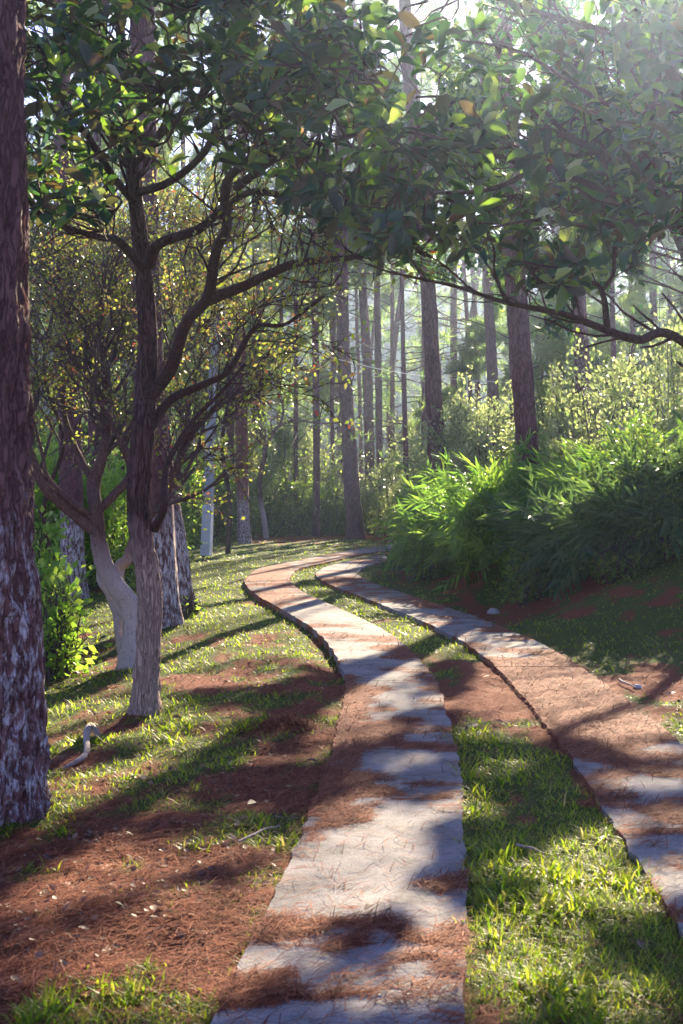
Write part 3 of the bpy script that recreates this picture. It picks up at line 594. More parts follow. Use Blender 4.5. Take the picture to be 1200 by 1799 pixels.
for px, d, H, lab in ((455, 52, 15, 'bushy young pine behind the sapling, filling the gap left of the slim dark pine'), (588, 50, 13, 'bushy young pine between the slim dark pine and the stout leaning one'), (690, 53, 16, 'bushy pine filling the gap right of the close pair'), (742, 47, 13, 'bushy young pine close left of the tall grey pine'),
    (822, 50, 15, 'bushy pine right of the tall grey pine'), (955, 46, 14, 'bushy pine between the two big trunks on the right'), (1110, 44, 13, 'bushy pine above the right end of the bank'), (330, 50, 14, 'bushy pine behind the grey pole'), (210, 44, 13, 'bushy pine far behind the twisted tree'), (70, 42, 14, 'bushy pine far behind the huge trunk'), (1190, 52, 17, 'bushy pine at the right edge behind the bough')):
    pine('bushy_pine', d, [(px, 930), (px+R.normal(0, 5), 700), (px+R.normal(0, 8), 450)], 10, 8, H, lab, h0=2.2, nt=1700, spread=2.7, nb=40, tuft=.36, tmpl=TUFTF, bare=0, sides=10, white=False, group='bushy younger pines behind the path')
# distant wood: individual pines nobody can tell apart
k = 0
for d, xs in ((58, [-9.5, -6.2, -2.8, 2.2, 5.4, 8.6, 12.2, 15.5]), (68, [-14, -10, -6, -2.5, 1.5, 5.5, 9.5, 13.5, 18]), (74, [-15, -8, -1, 7, 15]), (84, [-18, -13, -8.5, -4.5, 0, 4.5, 9.5, 14.5, 20])):
    for x in xs:
        x = x+R.normal(0, .6); dd = d+R.normal(0, 2.5); px = 600+FPX*x/dd
        pine('distant_pine', dd, [(px, 930), (px+R.normal(0, 8), 700), (px+R.normal(0, 20), 400)], 8+5*R.random(), 7+4*R.random(), 21+R.random()*7, 'slender distant pine in the hazy wood behind the path', group='distant pines of the hazy wood', nt=1500, h0=2.5+R.random()*4, spread=3.9, nb=30, tuft=.52, tmpl=TUFTF, sides=8, bare=0, plate=0, white=False); k += 1

# ------------------------------------------------------------------ broad-leaved trees
LEAF = np.array([[0, 0, 0], [-.16, .25, .05], [0, .27, -.01], [.16, .25, .05], [-.24, .6, .08], [0, .62, 0], [.24, .6, .08], [-.15, .86, .03], [0, .87, -.03], [.15, .86, .03], [0, 1, -.06]])
LEAFF = [np.array([[0, 2, 1], [0, 3, 2], [7, 8, 10], [8, 9, 10]]), np.array([[1, 2, 5, 4], [2, 3, 6, 5], [4, 5, 8, 7], [5, 6, 9, 8]])]
def curl(V, c, f, w):
    V = V.copy(); V[:, 0] *= w; V[:, 2] += np.abs(V[:, 0])*f; t = V[:, 1]; V[:, 2] -= c*t*t; V[:, 1] = t-.35*abs(c)*t*t; return V
LEAFV = [LEAF, curl(LEAF, .35, .5, .85), curl(LEAF, -.22, .9, .72)]
def whorls(root, tips, dirs, size, matl, nleaf=(5, 9), n_obj=300, name='leaf', matl2=None):
    tx, ty = to_px(tips[:, 0], tips[:, 1], tips[:, 2]); hole = np.zeros(len(tips), bool)
    for cx, cy, rx, ry in ((888, 110, 42, 120), (722, 150, 40, 110), (770, 130, 60, 70), (905, 330, 24, 70), (600, 250, 36, 40), (470, 60, 30, 30), (1010, 330, 30, 50), (230, 60, 28, 30), (330, 265, 40, 24), (120, 300, 40, 30)):
        hole |= ((tx-cx)/rx)**2+((ty-cy)/ry)**2 < 1
    kp = ~hole | (R.random(len(tips)) < .18); tips = tips[kp]; dirs = dirs[kp]
    """rosettes of large leaves at the twig tips; the ones showing largest are objects, the rest one part"""
    Ps, Ds, Ns, Ss = [], [], [], []
    for p, d in zip(tips, dirs):
        m = R.integers(*nleaf); az = R.random()*6.28+np.arange(m)*2.4; d = norm(d+np.array([0, 0, .5]))
        a = norm(np.cross(d, R.normal(0, 1, 3))); b = np.cross(d, a)
        el = R.normal(.25, .45, m); el[0] = 1.2 if R.random() < .35 else el[0]
        D = (np.cos(az)*np.cos(el))[:, None]*a+(np.sin(az)*np.cos(el))[:, None]*b+np.sin(el)[:, None]*d
        D[:, 2] -= .12; Ps.append(np.tile(p, (m, 1))+R.normal(0, .012, (m, 3))-d*.04*R.random(m)[:, None]); Ds.append(D)
        Ns.append(d+R.normal(0, .25, (m, 3))); Ss.append(size*(.6+.55*R.random(m))*np.where(el > 1.1, .7, 1))
    P = np.concatenate(Ps); D = np.concatenate(Ds); N = np.concatenate(Ns); S = np.concatenate(Ss); M = frames(D, N)
    px, py = to_px(P[:, 0], P[:, 1], P[:, 2]); vis = (px > 0) & (px < 1200) & (py > 0) & (py < 1799)
    score = S/P[:, 1]*vis; order = np.argsort(-score); top = order[:n_obj]; rest = order[n_obj:]
    from mathutils import Matrix
    me = []
    for mm in (matl, matl2 or matl):
        for tv in LEAFV: g = Geo(); g.add(tv, LEAFF); me.append(g.mesh(name, mm))
    org = np.array(root.location)
    for i in top:
        o = bpy.data.objects.new(name, me[R.integers(3)+(0 if R.random() < .72 else 3)]); A = M[i]*S[i]; p = P[i]-org
        o.matrix_local = Matrix([[*A[0], p[0]], [*A[1], p[1]], [*A[2], p[2]], [0, 0, 0, 1]]); o.parent = root; C.objects.link(o)
    sel = R.random(len(rest)) < .72
    for q, mm in ((rest[sel], matl), (rest[~sel], matl2 or matl)):
        g = Geo(); v_ = R.integers(0, 3, len(q)); [scatter(g, LEAFV[w_], LEAFF, P[q][v_ == w_], M[q][v_ == w_], S[q][v_ == w_]) for w_ in range(3)]; o = g.obj('foliage', mm, root); o['kind'] = 'stuff'
def limb(g, pts, r0, r1, sides=10, n=None, wob=.0):
    P, Rr = resample(pts, np.linspace(r0, r1, len(pts)), n or max(12, len(pts)*6))
    V, F, P, Rr = trunk_geo(P, Rr, sides, len(P), .06, 0, 2.0, 0, R.random()*9); g.add(V, F); return P, Rr
def tpix(lst): return [at(a, b, c) for a, b, c in lst]
def stack_lines(lines, K=14):
    P = np.stack([resample(p, r, K)[0] for p, r in lines]); Q = np.stack([resample(p, r, K)[1] for p, r in lines]); return P, Q
def in_region(P, poly):
    """poly: list of (cx, cy, rx, ry) ellipses in the photograph"""
    px, py = to_px(P[:, 0], P[:, 1], P[:, 2]); m = np.zeros(len(P), bool)
    for cx, cy, rx, ry in poly: m |= ((px-cx)/rx)**2+((py-cy)/ry)**2 < 1
    return m

# twisted tree
b = hit(258, 1250); D0 = b[1]
tw = thing('twisted_tree', b, 'twisted broadleaf tree with pale limewashed foot and dark spreading limbs, left of the track', 'tree')
main = tpix([(258, 1256, D0), (257, 1210, D0), (261, 1120, D0), (263, 1030, D0), (248, 940, D0), (244, 850, D0), (252, 760, D0), (258, 660, D0+.05), (258, 560, D0+.1), (250, 450, D0+.1), (240, 360, D0), (232, 280, D0-.1), (222, 150, D0-.2), (205, 0, D0-.3), (195, -120, D0-.4)])
main[0][2] = b[2]-.1; S = D0/FPX
rr = np.array([29, 26, 25, 27, 26, 26, 27, 24, 21, 19, 17, 15, 12, 8, 5])*S*.80
V, F, P0, R0 = trunk_geo(main, rr, 72, 420, .08, .42, 1.5, 3, 1.0); g = Geo(); g.add(V, F); g.obj('trunk', M_twist, tw)
L1 = [  # limbs: (px, py, depth) ... and radii in pixels
 ([(262, 700, D0), (300, 635, D0-.1), (340, 575, D0-.3), (372, 520, D0-.5), (375, 450, D0-.7), (395, 400, D0-.9), (412, 330, D0-1.1), (440, 270, D0-1.3), (470, 180, D0-1.5), (480, 80, D0-1.6)], 12, 4),
 ([(374, 522, D0-.5), (430, 500, D0-.6), (500, 470, D0-.8), (570, 450, D0-1.0), (640, 430, D0-1.2), (720, 415, D0-1.3)], 10, 2.5),
 ([(260, 760, D0), (300, 710, D0+.1), (350, 680, D0+.2), (400, 650, D0+.2), (440, 590, D0+.3), (500, 560, D0+.4), (570, 520, D0+.4)], 9, 2.5),
 ([(262, 470, D0), (280, 420, D0-.1), (330, 400, D0-.2), (390, 380, D0-.4), (450, 340, D0-.6), (540, 345, D0-.8), (640, 330, D0-1.0)], 10, 3),
 ([(252, 470, D0), (215, 430, D0-.2), (160, 415, D0-.4), (90, 380, D0-.6), (40, 340, D0-.8)], 8, 3),
 ([(240, 360, D0), (200, 300, D0-.4), (150, 240, D0-.8), (100, 160, D0-1.1), (80, 60, D0-1.3)], 8, 3),
 ([(234, 290, D0-.1), (280, 230, D0-.5), (340, 170, D0-.9), (400, 90, D0-1.3), (440, 0, D0-1.5)], 9, 4),
 ([(238, 340, D0), (300, 310, D0-.5), (360, 260, D0-1.0), (420, 210, D0-1.4), (520, 170, D0-1.7), (600, 130, D0-1.9)], 8, 3),
 ([(415, 330, D0-1.1), (500, 280, D0-1.5), (570, 240, D0-1.7), (660, 230, D0-1.9)], 7, 3),
 ([(272, 930, D0), (286, 890, D0-.1), (290, 850, D0-.1), (296, 800, D0), (340, 740, D0), (390, 690, D0+.1), (430, 640, D0+.2)], 8, 2.5),
]
g = Geo(); lines = [(main[7:], rr[7:])]
for pts, a, c in L1:
    p = np.array(tpix(pts)); p = p+np.vstack([np.zeros(3), R.normal(0, .03, (len(p)-2, 3)), np.zeros(3)]); r = np.linspace(a, c, len(p))*S; P_, R_ = resample(p, r, 60)
    V, F, P_, R_ = trunk_geo(P_, R_, 12, 60, .07, 0, 1.5, 0, R.random()*9); gg = Geo(); gg.add(V, F); gg.obj('limb', M_limb, tw); lines.append((p, r))
PL, RL = stack_lines(lines)
up = PL[:, :, 2].max(1) > 3.0
B1, Br1 = sprout(PL[up], RL[up]*.8, 170, 1.0, .8, .16, 6, .30, .12, .36); B2, Br2 = sprout(B1, Br1, 330, .50, .8, .12, 5, .3, .12, .6)
low = ~up if (~up).any() else up
B3, Br3 = sprout(PL[[1, 2, 3, 4, 10]], RL[[1, 2, 3, 4, 10]]*.55, 50, .9, .8, .12, 6, .2, .14, .4); B4, Br4 = sprout(B3, Br3*.8, 260, .45, .8, .1, 5, .2, .15, .6)
g = Geo(); tubes(g, B1, Br1, 6); tubes(g, B3, Br3, 5); tubes(g, B4, np.tile(np.linspace(.005, .0028, 5), (len(B4), 1)), 4)
tips = B2[:, -1]; dirs = B2[:, -1]-B2[:, -2]
REG_L = [(340, 130, 330, 175), (120, 170, 140, 140), (520, 90, 150, 170), (300, -60, 420, 160), (110, 330, 90, 60), (620, 330, 110, 60), (560, 200, 130, 130)]
ok = in_region(tips, REG_L); tubes(g, B2[ok], Br2[ok], 4); g.obj('branches', M_limb, tw)['kind'] = 'stuff'
# fill the canopy volume evenly: extra twigs from the nearest branch point
def fill_twigs(n, dlo, dhi, reg, lines_P, reach=.75):
    T = []
    while len(T) < n:
        cx, cy, rx, ry = reg[R.integers(len(reg))]; a = R.random()*6.28; q = R.random()**.5
        T.append(at(cx+rx*q*math.cos(a), cy+ry*q*math.sin(a), dlo+(dhi-dlo)*R.random()))
    T = np.array(T); A = lines_P.reshape(-1, 3)
    d2 = ((T[:, None, :]-A[None])**2).sum(2)+.6*np.clip(A[None, :, 2]-T[:, None, 2]+.05, 0, 9)**2; d2 = d2*(.55+.9*R.random(d2.shape)); j = d2.argmin(1); s = A[j]; kp = np.linalg.norm(T-s, axis=1) < .85; s = s[kp]; T = T[kp]
    mid = (s+T)/2+R.normal(0, .06, T.shape)+np.array([0, 0, -.05]); m1 = (s+mid)/2+R.normal(0, .03, T.shape); m2 = (mid+T)/2+R.normal(0, .03, T.shape)
    return np.stack([s, m1, mid, m2, T], 1)
A_all = np.concatenate([PL[up].reshape(-1, 3), B1.reshape(-1, 3)])
TWG = fill_twigs(340, 7.6, 10.4, REG_L, A_all)
g = Geo(); tubes(g, TWG, np.tile(np.linspace(.010, .0035, 5), (len(TWG), 1)), 4); g.obj('twigs', M_limb, tw)['kind'] = 'stuff'
tips = np.concatenate([tips[ok], TWG[:, -1]]); dirs = np.concatenate([dirs[ok], norm(TWG[:, -1]-TWG[:, -2])*.4+R.normal(0, .4, (len(TWG), 3))])
whorls(tw, tips, dirs, .158, M_bigleaf, n_obj=300, matl2=M_bigleaf2)
# small yellowing leaves lower down on its inner twigs
def small_leaves(root, tw_, per, size, matl, spread=.05, name='foliage'):
    n = len(tw_)*per; i = R.integers(0, len(tw_), n); K = tw_.shape[1]; t = (.3+.7*R.random(n))*(K-1.001); a = t.astype(int); f = (t-a)[:, None]
    P = tw_[i, a]*(1-f)+tw_[i, a+1]*f+R.normal(0, spread, (n, 3)); D = R.normal(0, 1, (n, 3))+norm(tw_[i, -1]-tw_[i, 0])*.6-np.array([0, 0, .3])
    ok = R.random(n) > litmask(P)*.5; P, D = P[ok], D[ok]; n = len(P)
    g = Geo(); scatter(g, leafS, leafSF, P, frames(D, R.normal(0, .8, (n, 3))+[0, 0, .8]), size*(.6+.8*R.random(n))); o = g.obj(name, matl, root); o['kind'] = 'stuff'; return o
small_leaves(tw, B4, 9, .045, M_small)

# multi-stem tree behind it
b = hit(232, 1175); D1 = b[1]
ms = thing('multistem_tree', b, 'low forked tree with pale crooked stems and reddish limbs, left behind the twisted trunk', 'tree')
S = D1/FPX
STEMS = [
 ([(236, 1185, D1), (240, 1120, D1), (232, 1070, D1), (205, 1030, D1-.05), (182, 990, D1-.1), (172, 935, D1-.1), (168, 890, D1-.1), (165, 850, D1), (180, 800, D1), (190, 740, D1+.1), (185, 660, D1+.1), (178, 560, D1+.2), (190, 440, D1+.3)], [24, 20, 17, 16, 15, 13, 12, 12, 9, 8, 7, 5, 3]),
 ([(232, 1170, D1+.1), (218, 1130, D1+.15), (210, 1080, D1+.2), (196, 1045, D1+.2), (178, 1020, D1+.2), (176, 990, D1+.2)], [16, 14, 12, 11, 8, 5]),
 ([(236, 1100, D1), (210, 1060, D1+.15), (208, 1000, D1+.25), (225, 980, D1+.2), (245, 930, D1+.2), (300, 850, D1+.3), (330, 770, D1+.4), (400, 690, D1+.4)], [10, 10, 11, 10, 9, 8, 6, 3]),
 ([(170, 935, D1-.1), (140, 910, D1-.1), (105, 880, D1-.15), (75, 850, D1-.2), (50, 790, D1-.2), (20, 720, D1-.3)], [11, 11, 10, 9, 7, 5]),
 ([(168, 900, D1-.1), (200, 870, D1), (230, 830, D1), (215, 780, D1), (190, 730, D1), (150, 660, D1), (110, 610, D1), (60, 590, D1-.1)], [9, 8, 8, 7, 6, 5, 4, 3]),
 ([(170, 910, D1-.1), (130, 885, D1-.2), (85, 840, D1-.2), (75, 800, D1-.2), (60, 740, D1-.2)], [5, 5, 4, 3, 2]),
 ([(215, 790, D1), (240, 730, D1+.2), (290, 640, D1+.4), (330, 560, D1+.6), (350, 450, D1+.7)], [6, 5, 5, 4, 2]),
 ([(165, 850, D1), (130, 780, D1+.3), (110, 700, D1+.5), (120, 580, D1+.7), (100, 450, D1+.8)], [7, 6, 5, 4, 2])]
lines = []
for q, (pts, r) in enumerate(STEMS):
    p = np.array(tpix(pts)); r = np.array(r)*S
    if q < 1: p[0][2] = b[2]-.08
    if q == 1: p[0][2] = b[2]-.05
    P_, R_ = resample(p, r, 90); V, F, P_, R_ = trunk_geo(P_, R_, 18, 90, .08, .45 if q < 2 else 0, 1.6, 3 if q < 2 else 0, q*2.1); gg = Geo(); gg.add(V, F); gg.obj('stem', M_multi, ms); lines.append((p, r))
PL2, RL2 = stack_lines(lines)
hi = [0, 2, 3, 4, 6, 7]
b1, r1 = sprout(PL2[hi], RL2[hi], 130, 1.15, .8, .22, 6, .45, .13, .5); b2, r2 = sprout(b1, r1, 700, .6, .8, .12, 5, .2, .14, .6); b3, r3 = sprout(b2, r2, 1500, .3, .8, .05, 4, .2, .15, .7)
z_ok = lambda B: (B[:, :, 2].min(1) > b[2]+1.2)
b2 = b2[z_ok(b2)]; r2 = np.tile(np.linspace(.006, .003, 5), (len(b2), 1)); b3 = b3[z_ok(b3)]
g = Geo(); tubes(g, b1, r1, 5); tubes(g, b2, r2, 4); tubes(g, b3, np.tile(np.linspace(.0035, .0022, 4), (len(b3), 1)), 3); g.obj('twigs', M_twig, ms)['kind'] = 'stuff'
small_leaves(ms, b3, 9, .040, M_small)

# two light understorey trees behind (small leaves, many twigs)
def light_tree(px, d, H, label, wcol=M_limb, nb=70, leaf=.05, matl=M_small, per=5, spread=1.6, name='understorey_tree', lean=0.0, wpx=9):
    x0 = at(px, 900, d)[0]; z0 = float(ground_z(x0, d)); root = thing(name, (x0, d, z0), label, 'tree')
    n = 6; pts = [np.array([x0+lean*k/n+R.normal(0, .08)*(k > 0), d+R.normal(0, .08)*(k > 0), z0-.08+H*.75*k/(n-1)]) for k in range(n)]
    P_, R_ = resample(pts, np.linspace(wpx*d/FPX/2, .02, n), 50); V, F, P_, R_ = trunk_geo(P_, R_, 12, 50, .05, .2, 1.5, 0, px); g = Geo(); g.add(V, F); g.obj('trunk', wcol, root)
    a, ra = sprout(P_[None], R_[None], 16, H*.42, .9, .3, 6, .35, .1, .6); b_, rb = sprout(a, ra, nb, H*.22, .8, .15, 5, .2, .14, .6); c_, r_c = sprout(b_, rb, nb*5, H*.1, .8, .08, 4, .2, .15, .7)
    g = Geo(); tubes(g, a, ra, 5); tubes(g, b_, rb, 4); tubes(g, c_, r_c, 3); g.obj('branches', M_twig, root)['kind'] = 'stuff'
    small_leaves(root, c_, per, leaf, matl, .07); return root
light_tree(283, 18.8, 6.0, 'twiggy reddish-leaved tree behind the right limbs of the twisted tree', nb=200, leaf=.042, per=8)
light_tree(85, 18, 5.6, 'twiggy small-leaved tree behind the huge trunk at the left', nb=200, leaf=.045, per=8)
light_tree(520, 21, 7.5, 'fine-twigged small-leaved tree whose crown hangs over the left track', M_limb, nb=120, leaf=.06, per=4, lean=.6) if False else None
light_tree(205, 26, 7.5, 'yellow-green leafy tree behind the forked pale stems', nb=130, leaf=.085, per=6, matl=M_shrubl)
light_tree(400, 33, 8.5, 'thin-crowned tree behind the grey pole', nb=130, leaf=.10, per=5, matl=M_shrubl)
# small whitewashed sapling
def sapling():
    b = hit(468, 946); d = b[1]; root = thing('sapling', b, 'small crooked sapling with whitewashed stem on the far grass', 'tree'); S = d/FPX
    A = [([(468, 950, d), (464, 915, d), (458, 880, d), (457, 840, d), (465, 800, d), (466, 785, d)], [5, 5, 5, 5, 4.5, 4]), ([(466, 787, d), (480, 760, d), (492, 748, d), (520, 738, d+.3), (560, 744, d+.4), (600, 742, d+.6)], [3.5, 3, 2.5, 2, 1.5, 1]), ([(466, 787, d), (452, 770, d), (440, 760, d-.2), (430, 740, d-.4)], [3.5, 3, 2, 1]), ([(492, 748, d), (498, 720, d), (492, 690, d), (480, 660, d)], [2.5, 2, 1.6, 1])]
    ls = []
    for pts, r in A:
        p = np.array(tpix(pts)); r = np.array(r)*S; P_, R_ = resample(p, r, 24); V, F, P_, R_ = trunk_geo(P_, R_, 8, 24, .03, 0, 1, 0, 1); g = Geo(); g.add(V, F); g.obj('stem', M_multi, root); ls.append((p, r))
    PL, RL = stack_lines(ls, 8); a, ra = sprout(PL[1:], RL[1:], 30, .8, .9, .1, 5, .1, .12, .5); c, rc_ = sprout(a, ra, 120, .4, .8, 0, 4, .1); g = Geo(); tubes(g, a, ra, 4); tubes(g, c, rc_, 3); g.obj('twigs', M_twig, root)['kind'] = 'stuff'
    small_leaves(root, c, 5, .10, M_shrub, .08)
sapling()

# right broadleaf tree: its trunk stands just outside the frame, boughs reach in
bx, by = 3.05, 9.3; bz = float(ground_z(bx, by))
rt = thing('overhanging_tree', (bx, by, bz), 'large-leaved tree leaning in from the right, its low dark bough crossing the view', 'tree')
tr = [np.array([bx, by, bz-.1]), np.array([bx-.05, by, bz+1.2]), np.array([bx-.2, by-.1, bz+2.3]), np.array([bx-.25, by-.2, bz+3.4]), np.array([bx-.5, by-.3, bz+4.8])]
P_, R_ = resample(tr, [.17, .14, .12, .10, .05], 90); V, F, P_, R_ = trunk_geo(P_, R_, 28, 90, .06, .3, 1.5, 3, 4); g = Geo(); g.add(V, F); g.obj('trunk', M_limb, rt)
d = 8.6; S = d/FPX
def q(p): return (p[0], p[1], p[2])
BO = [
 ([None, (1195, 598, 8.9), (1120, 596, 8.7), (1060, 578, 8.6), (1000, 552, 8.5), (940, 542, 8.4), (880, 530, 8.4), (800, 505, 8.3), (740, 490, 8.2), (680, 474, 8.1), (640, 462, 8.1)], [.065, .028, .026, .023, .019, .016, .014, .011, .008, .006, .0035], 1.55),
 ([(1066, 577, 8.6), (1060, 530, 8.6), (1045, 505, 8.6), (1010, 490, 8.6), (990, 440, 8.5), (985, 380, 8.4)], [.022, .018, .013, .010, .008, .005], 0),
 ([(1055, 515, 8.6), (1075, 480, 8.6), (1082, 430, 8.6), (1100, 380, 8.6)], [.013, .012, .010, .006], 0),
 ([(890, 532, 8.4), (870, 480, 8.3), (868, 440, 8.2), (850, 400, 8.0)], [.012, .009, .007, .005], 0),
 ([(830, 512, 8.35), (800, 480, 8.3), (760, 450, 8.2), (715, 430, 8.1)], [.008, .007, .005, .004], 0),
 ([(748, 490, 8.2), (720, 440, 8.1), (700, 400, 8.0), (690, 350, 7.9)], [.007, .006, .005, .004], 0),
 ([None, (1230, 420, 8.8), (1150, 330, 8.6), (1080, 280, 8.4), (1000, 240, 8.2), (930, 220, 8.0), (850, 230, 7.9)], [.075, .045, .038, .030, .022, .016, .008], 2.4),
 ([(1150, 330, 8.6), (1060, 330, 8.3), (960, 300, 8.0), (860, 330, 7.8), (760, 340, 7.7), (680, 310, 7.6)], [.028, .022, .017, .013, .010, .006], 0),
 ([None, (1240, 200, 8.7), (1160, 110, 8.4), (1070, 60, 8.2), (960, 30, 8.0), (850, -10, 7.8)], [.06, .04, .034, .026, .018, .010], 3.1),
 ([(1150, 330, 8.6), (1130, 380, 8.3), (1040, 400, 8.1), (950, 390, 7.9), (860, 400, 7.8)], [.022, .018, .014, .010, .006], 0),
 ([(1160, 110, 8.4), (1140, 200, 8.1), (1060, 180, 7.9), (980, 130, 7.7), (900, 90, 7.6), (800, 70, 7.5)], [.022, .018, .014, .011, .008, .005], 0),
 ([(960, 300, 8.0), (880, 280, 7.8), (800, 250, 7.6), (700, 230, 7.5)], [.014, .012, .009, .005], 0)]
lines = []
for pts, r, hz in BO:
    p = [np.array([np.interp(bz+hz+.3, [t[2] for t in tr], [t[0] for t in tr]), np.interp(bz+hz+.3, [t[2] for t in tr], [t[1] for t in tr]), bz+hz+.3]) if a is None else at(*a) for a in pts]
    p = np.array(p); p[1:-1] += R.normal(0, .008, p[1:-1].shape); P_, R_ = resample(p, r, 70); V, F, P_, R_ = trunk_geo(P_, R_, 10, 70, .05, 0, 1.5, 0, R.random()*9); gg = Geo(); gg.add(V, F); gg.obj('limb', M_limb, rt); lines.append((p, np.array(r)))
PL3, RL3 = stack_lines(lines)
c1, cr1 = sprout(PL3, RL3, 190, .55, .8, .14, 5, .1, .12, .38); c2, cr2 = sprout(c1, cr1, 150, .3, .8, .1, 4, .3, .12, .6)
g = Geo(); tubes(g, c1, cr1, 5); tubes(g, c2, cr2, 4)
REG_R = [(1000, 120, 260, 120), (1080, 330, 180, 110), (820, 330, 170, 110), (900, 400, 120, 80), (720, 330, 90, 80), (960, 240, 160, 120), (1140, 200, 120, 140), (620, 60, 140, 60), (1060, 30, 220, 60), (700, 220, 90, 50), (980, 470, 60, 40), (690, 410, 40, 40)]
TWG2 = fill_twigs(205, 7.3, 9.2, REG_R, np.concatenate([PL3.reshape(-1, 3), c1.reshape(-1, 3)]))
tubes(g, TWG2, np.tile(np.linspace(.008, .003, 5), (len(TWG2), 1)), 4); g.obj('twigs', M_limb, rt)['kind'] = 'stuff'
okc = in_region(c2[:, -1], REG_R)
tips = np.concatenate([c2[okc][:, -1], TWG2[:, -1]]); dirs = np.concatenate([(c2[:, -1]-c2[:, -2])[okc], norm(TWG2[:, -1]-TWG2[:, -2])*.4+R.normal(0, .4, (len(TWG2), 3))])
whorls(rt, tips, dirs, .160, M_bigleaf, n_obj=300, matl2=M_bigleaf2)

def dapple_tree(x0, y0, H, cx, cy, cz, rx_, ry_, rz_, n, leaf, label, matl, dark=1.0):  # tree added to dapple the ground; its leaves are sifted around sunlit patches
    z0 = float(ground_z(x0, y0)); root = thing('added_broadleaf_tree', (x0, y0, z0), label, 'tree'); c0 = np.array([cx, cy, cz])
    p = [np.array([x0, y0, z0-.1]), np.array([x0*.9+cx*.1, y0, z0+H*.3]), np.array([x0*.7+cx*.3, y0*.8+cy*.2, z0+H*.6]), np.array([cx, cy, cz+rz_*.5])]
    P_, R_ = resample(p, [.13, .11, .08, .03], 50); V, F, P_, R_ = trunk_geo(P_, R_, 14, 50, .06, .25, 1.5, 3, x0); g = Geo(); g.add(V, F); g.obj('trunk', M_limb, root)
    nb = 26; v = norm(R.normal(0, 1, (nb, 3)))*(.55+.4*R.random(nb))[:, None]; tip = c0+v*np.array([rx_, ry_, rz_]); k_ = R.integers(24, 44, nb); st = P_[k_]
    t = np.linspace(0, 1, 8)[None, :, None]; br = st[:, None]*(1-t)+tip[:, None]*t+R.normal(0, .07, (nb, 8, 3))*t; br[:, :, 2] -= (np.sin(t*np.pi)*.15)[..., 0]
    rad = np.tile(np.linspace(.020, .005, 8), (nb, 1))
    for q in range(nb):
        gb = Geo(); tubes(gb, br[q:q+1], rad[q:q+1], 6); gb.obj('limb', M_limb, root)
    a, ra = sprout(br, rad, 170, .9, .8, .1, 5, .2, .14, .5); a2, ra2 = sprout(a, ra, 1000, .45, .9, .05, 4, .2, .14, .6); kt = litmask(a2[:, 2], .12) < .5; at2 = a2; a2d = a2[kt | (R.random(len(a2)) < .15)]; kt &= shaft(a2[:, 2]) > 1.2; a2d = a2[kt | (R.random(len(a2)) < .08)]; ka = (litmask(a[:, 2], .05) < .6) & (shaft(a[:, 2]) > 1.3); ad = a[ka | (R.random(len(a)) < .3)]
    g = Geo(); tubes(g, ad, np.tile(np.linspace(.009, .004, 5), (len(ad), 1)), 4); tubes(g, a2d, np.tile(np.linspace(.004, .0025, 4), (len(a2d), 1)), 3); o = g.obj('twigs', M_limb, root); o['kind'] = 'stuff'
    m = n*4; i = R.integers(0, len(a2), m); t = R.random(m)*2.999; q = t.astype(int); f = (t-q)[:, None]; P = a2[i, q]*(1-f)+a2[i, q+1]*f+R.normal(0, .09, (m, 3))
    lm = litmask(P, .07); gp = P-SD[None]*(P[:, 2:3]/SD[2]); seen = (gp[:, 1] > 3.8) & (gp[:, 1] < 40) & (np.abs(gp[:, 0]) < .26*gp[:, 1]+.3)
    w = np.where(seen, np.clip(1-lm*1.25, 0, 1)*3.5*dark+.004, 1.)*np.where(shaft(P) < 1.05, .0002, np.where(shaft(P) < 5, 3, 1)); sel = R.choice(m, n, replace=False, p=w/w.sum()); P = P[sel]; hx_, hy_ = to_px(P[:, 0], P[:, 1], P[:, 2]); P = P[~((((hx_ > 862) & (hx_ < 935)) | ((hx_ > 700) & (hx_ < 770))) & (hy_ < 420) & (R.random(n) < .85))]; n = len(P)
    D = R.normal(0, 1, (n, 3))-np.array([0, 0, .35]); g = Geo(); scatter(g, leafS, leafSF, P, frames(D, R.normal(0, .6, (n, 3))+[0, 0, 1]), leaf*(.65+.6*R.random(n))); o = g.obj('foliage', matl, root); o['kind'] = 'stuff'
    return root
LEAFM = np.array([[0, 0, 0], [-.25, .4, .05], [0, .45, -.01], [.25, .4, .05], [0, 1, -.05]]); LEAFMF = [np.array([[0, 2, 1], [0, 3, 2], [1, 2, 4], [2, 3, 4]])]
dapple_tree(4.9, 14.5, 6.2, 2.7, 14.2, 5.3, 2.6, 3.0, 1.5, 26000, .115, 'broad-leaved tree added on the bank at the right, its crown shaped to dapple the tracks', M_bigleaf)
dapple_tree(6.0, 22.5, 7.5, 3.4, 22.5, 6.3, 3.2, 3.4, 1.9, 24000, .13, 'hazy broad-leaved tree added further back on the bank behind the big right-hand trunk to dapple the ground', M_bigleaf)

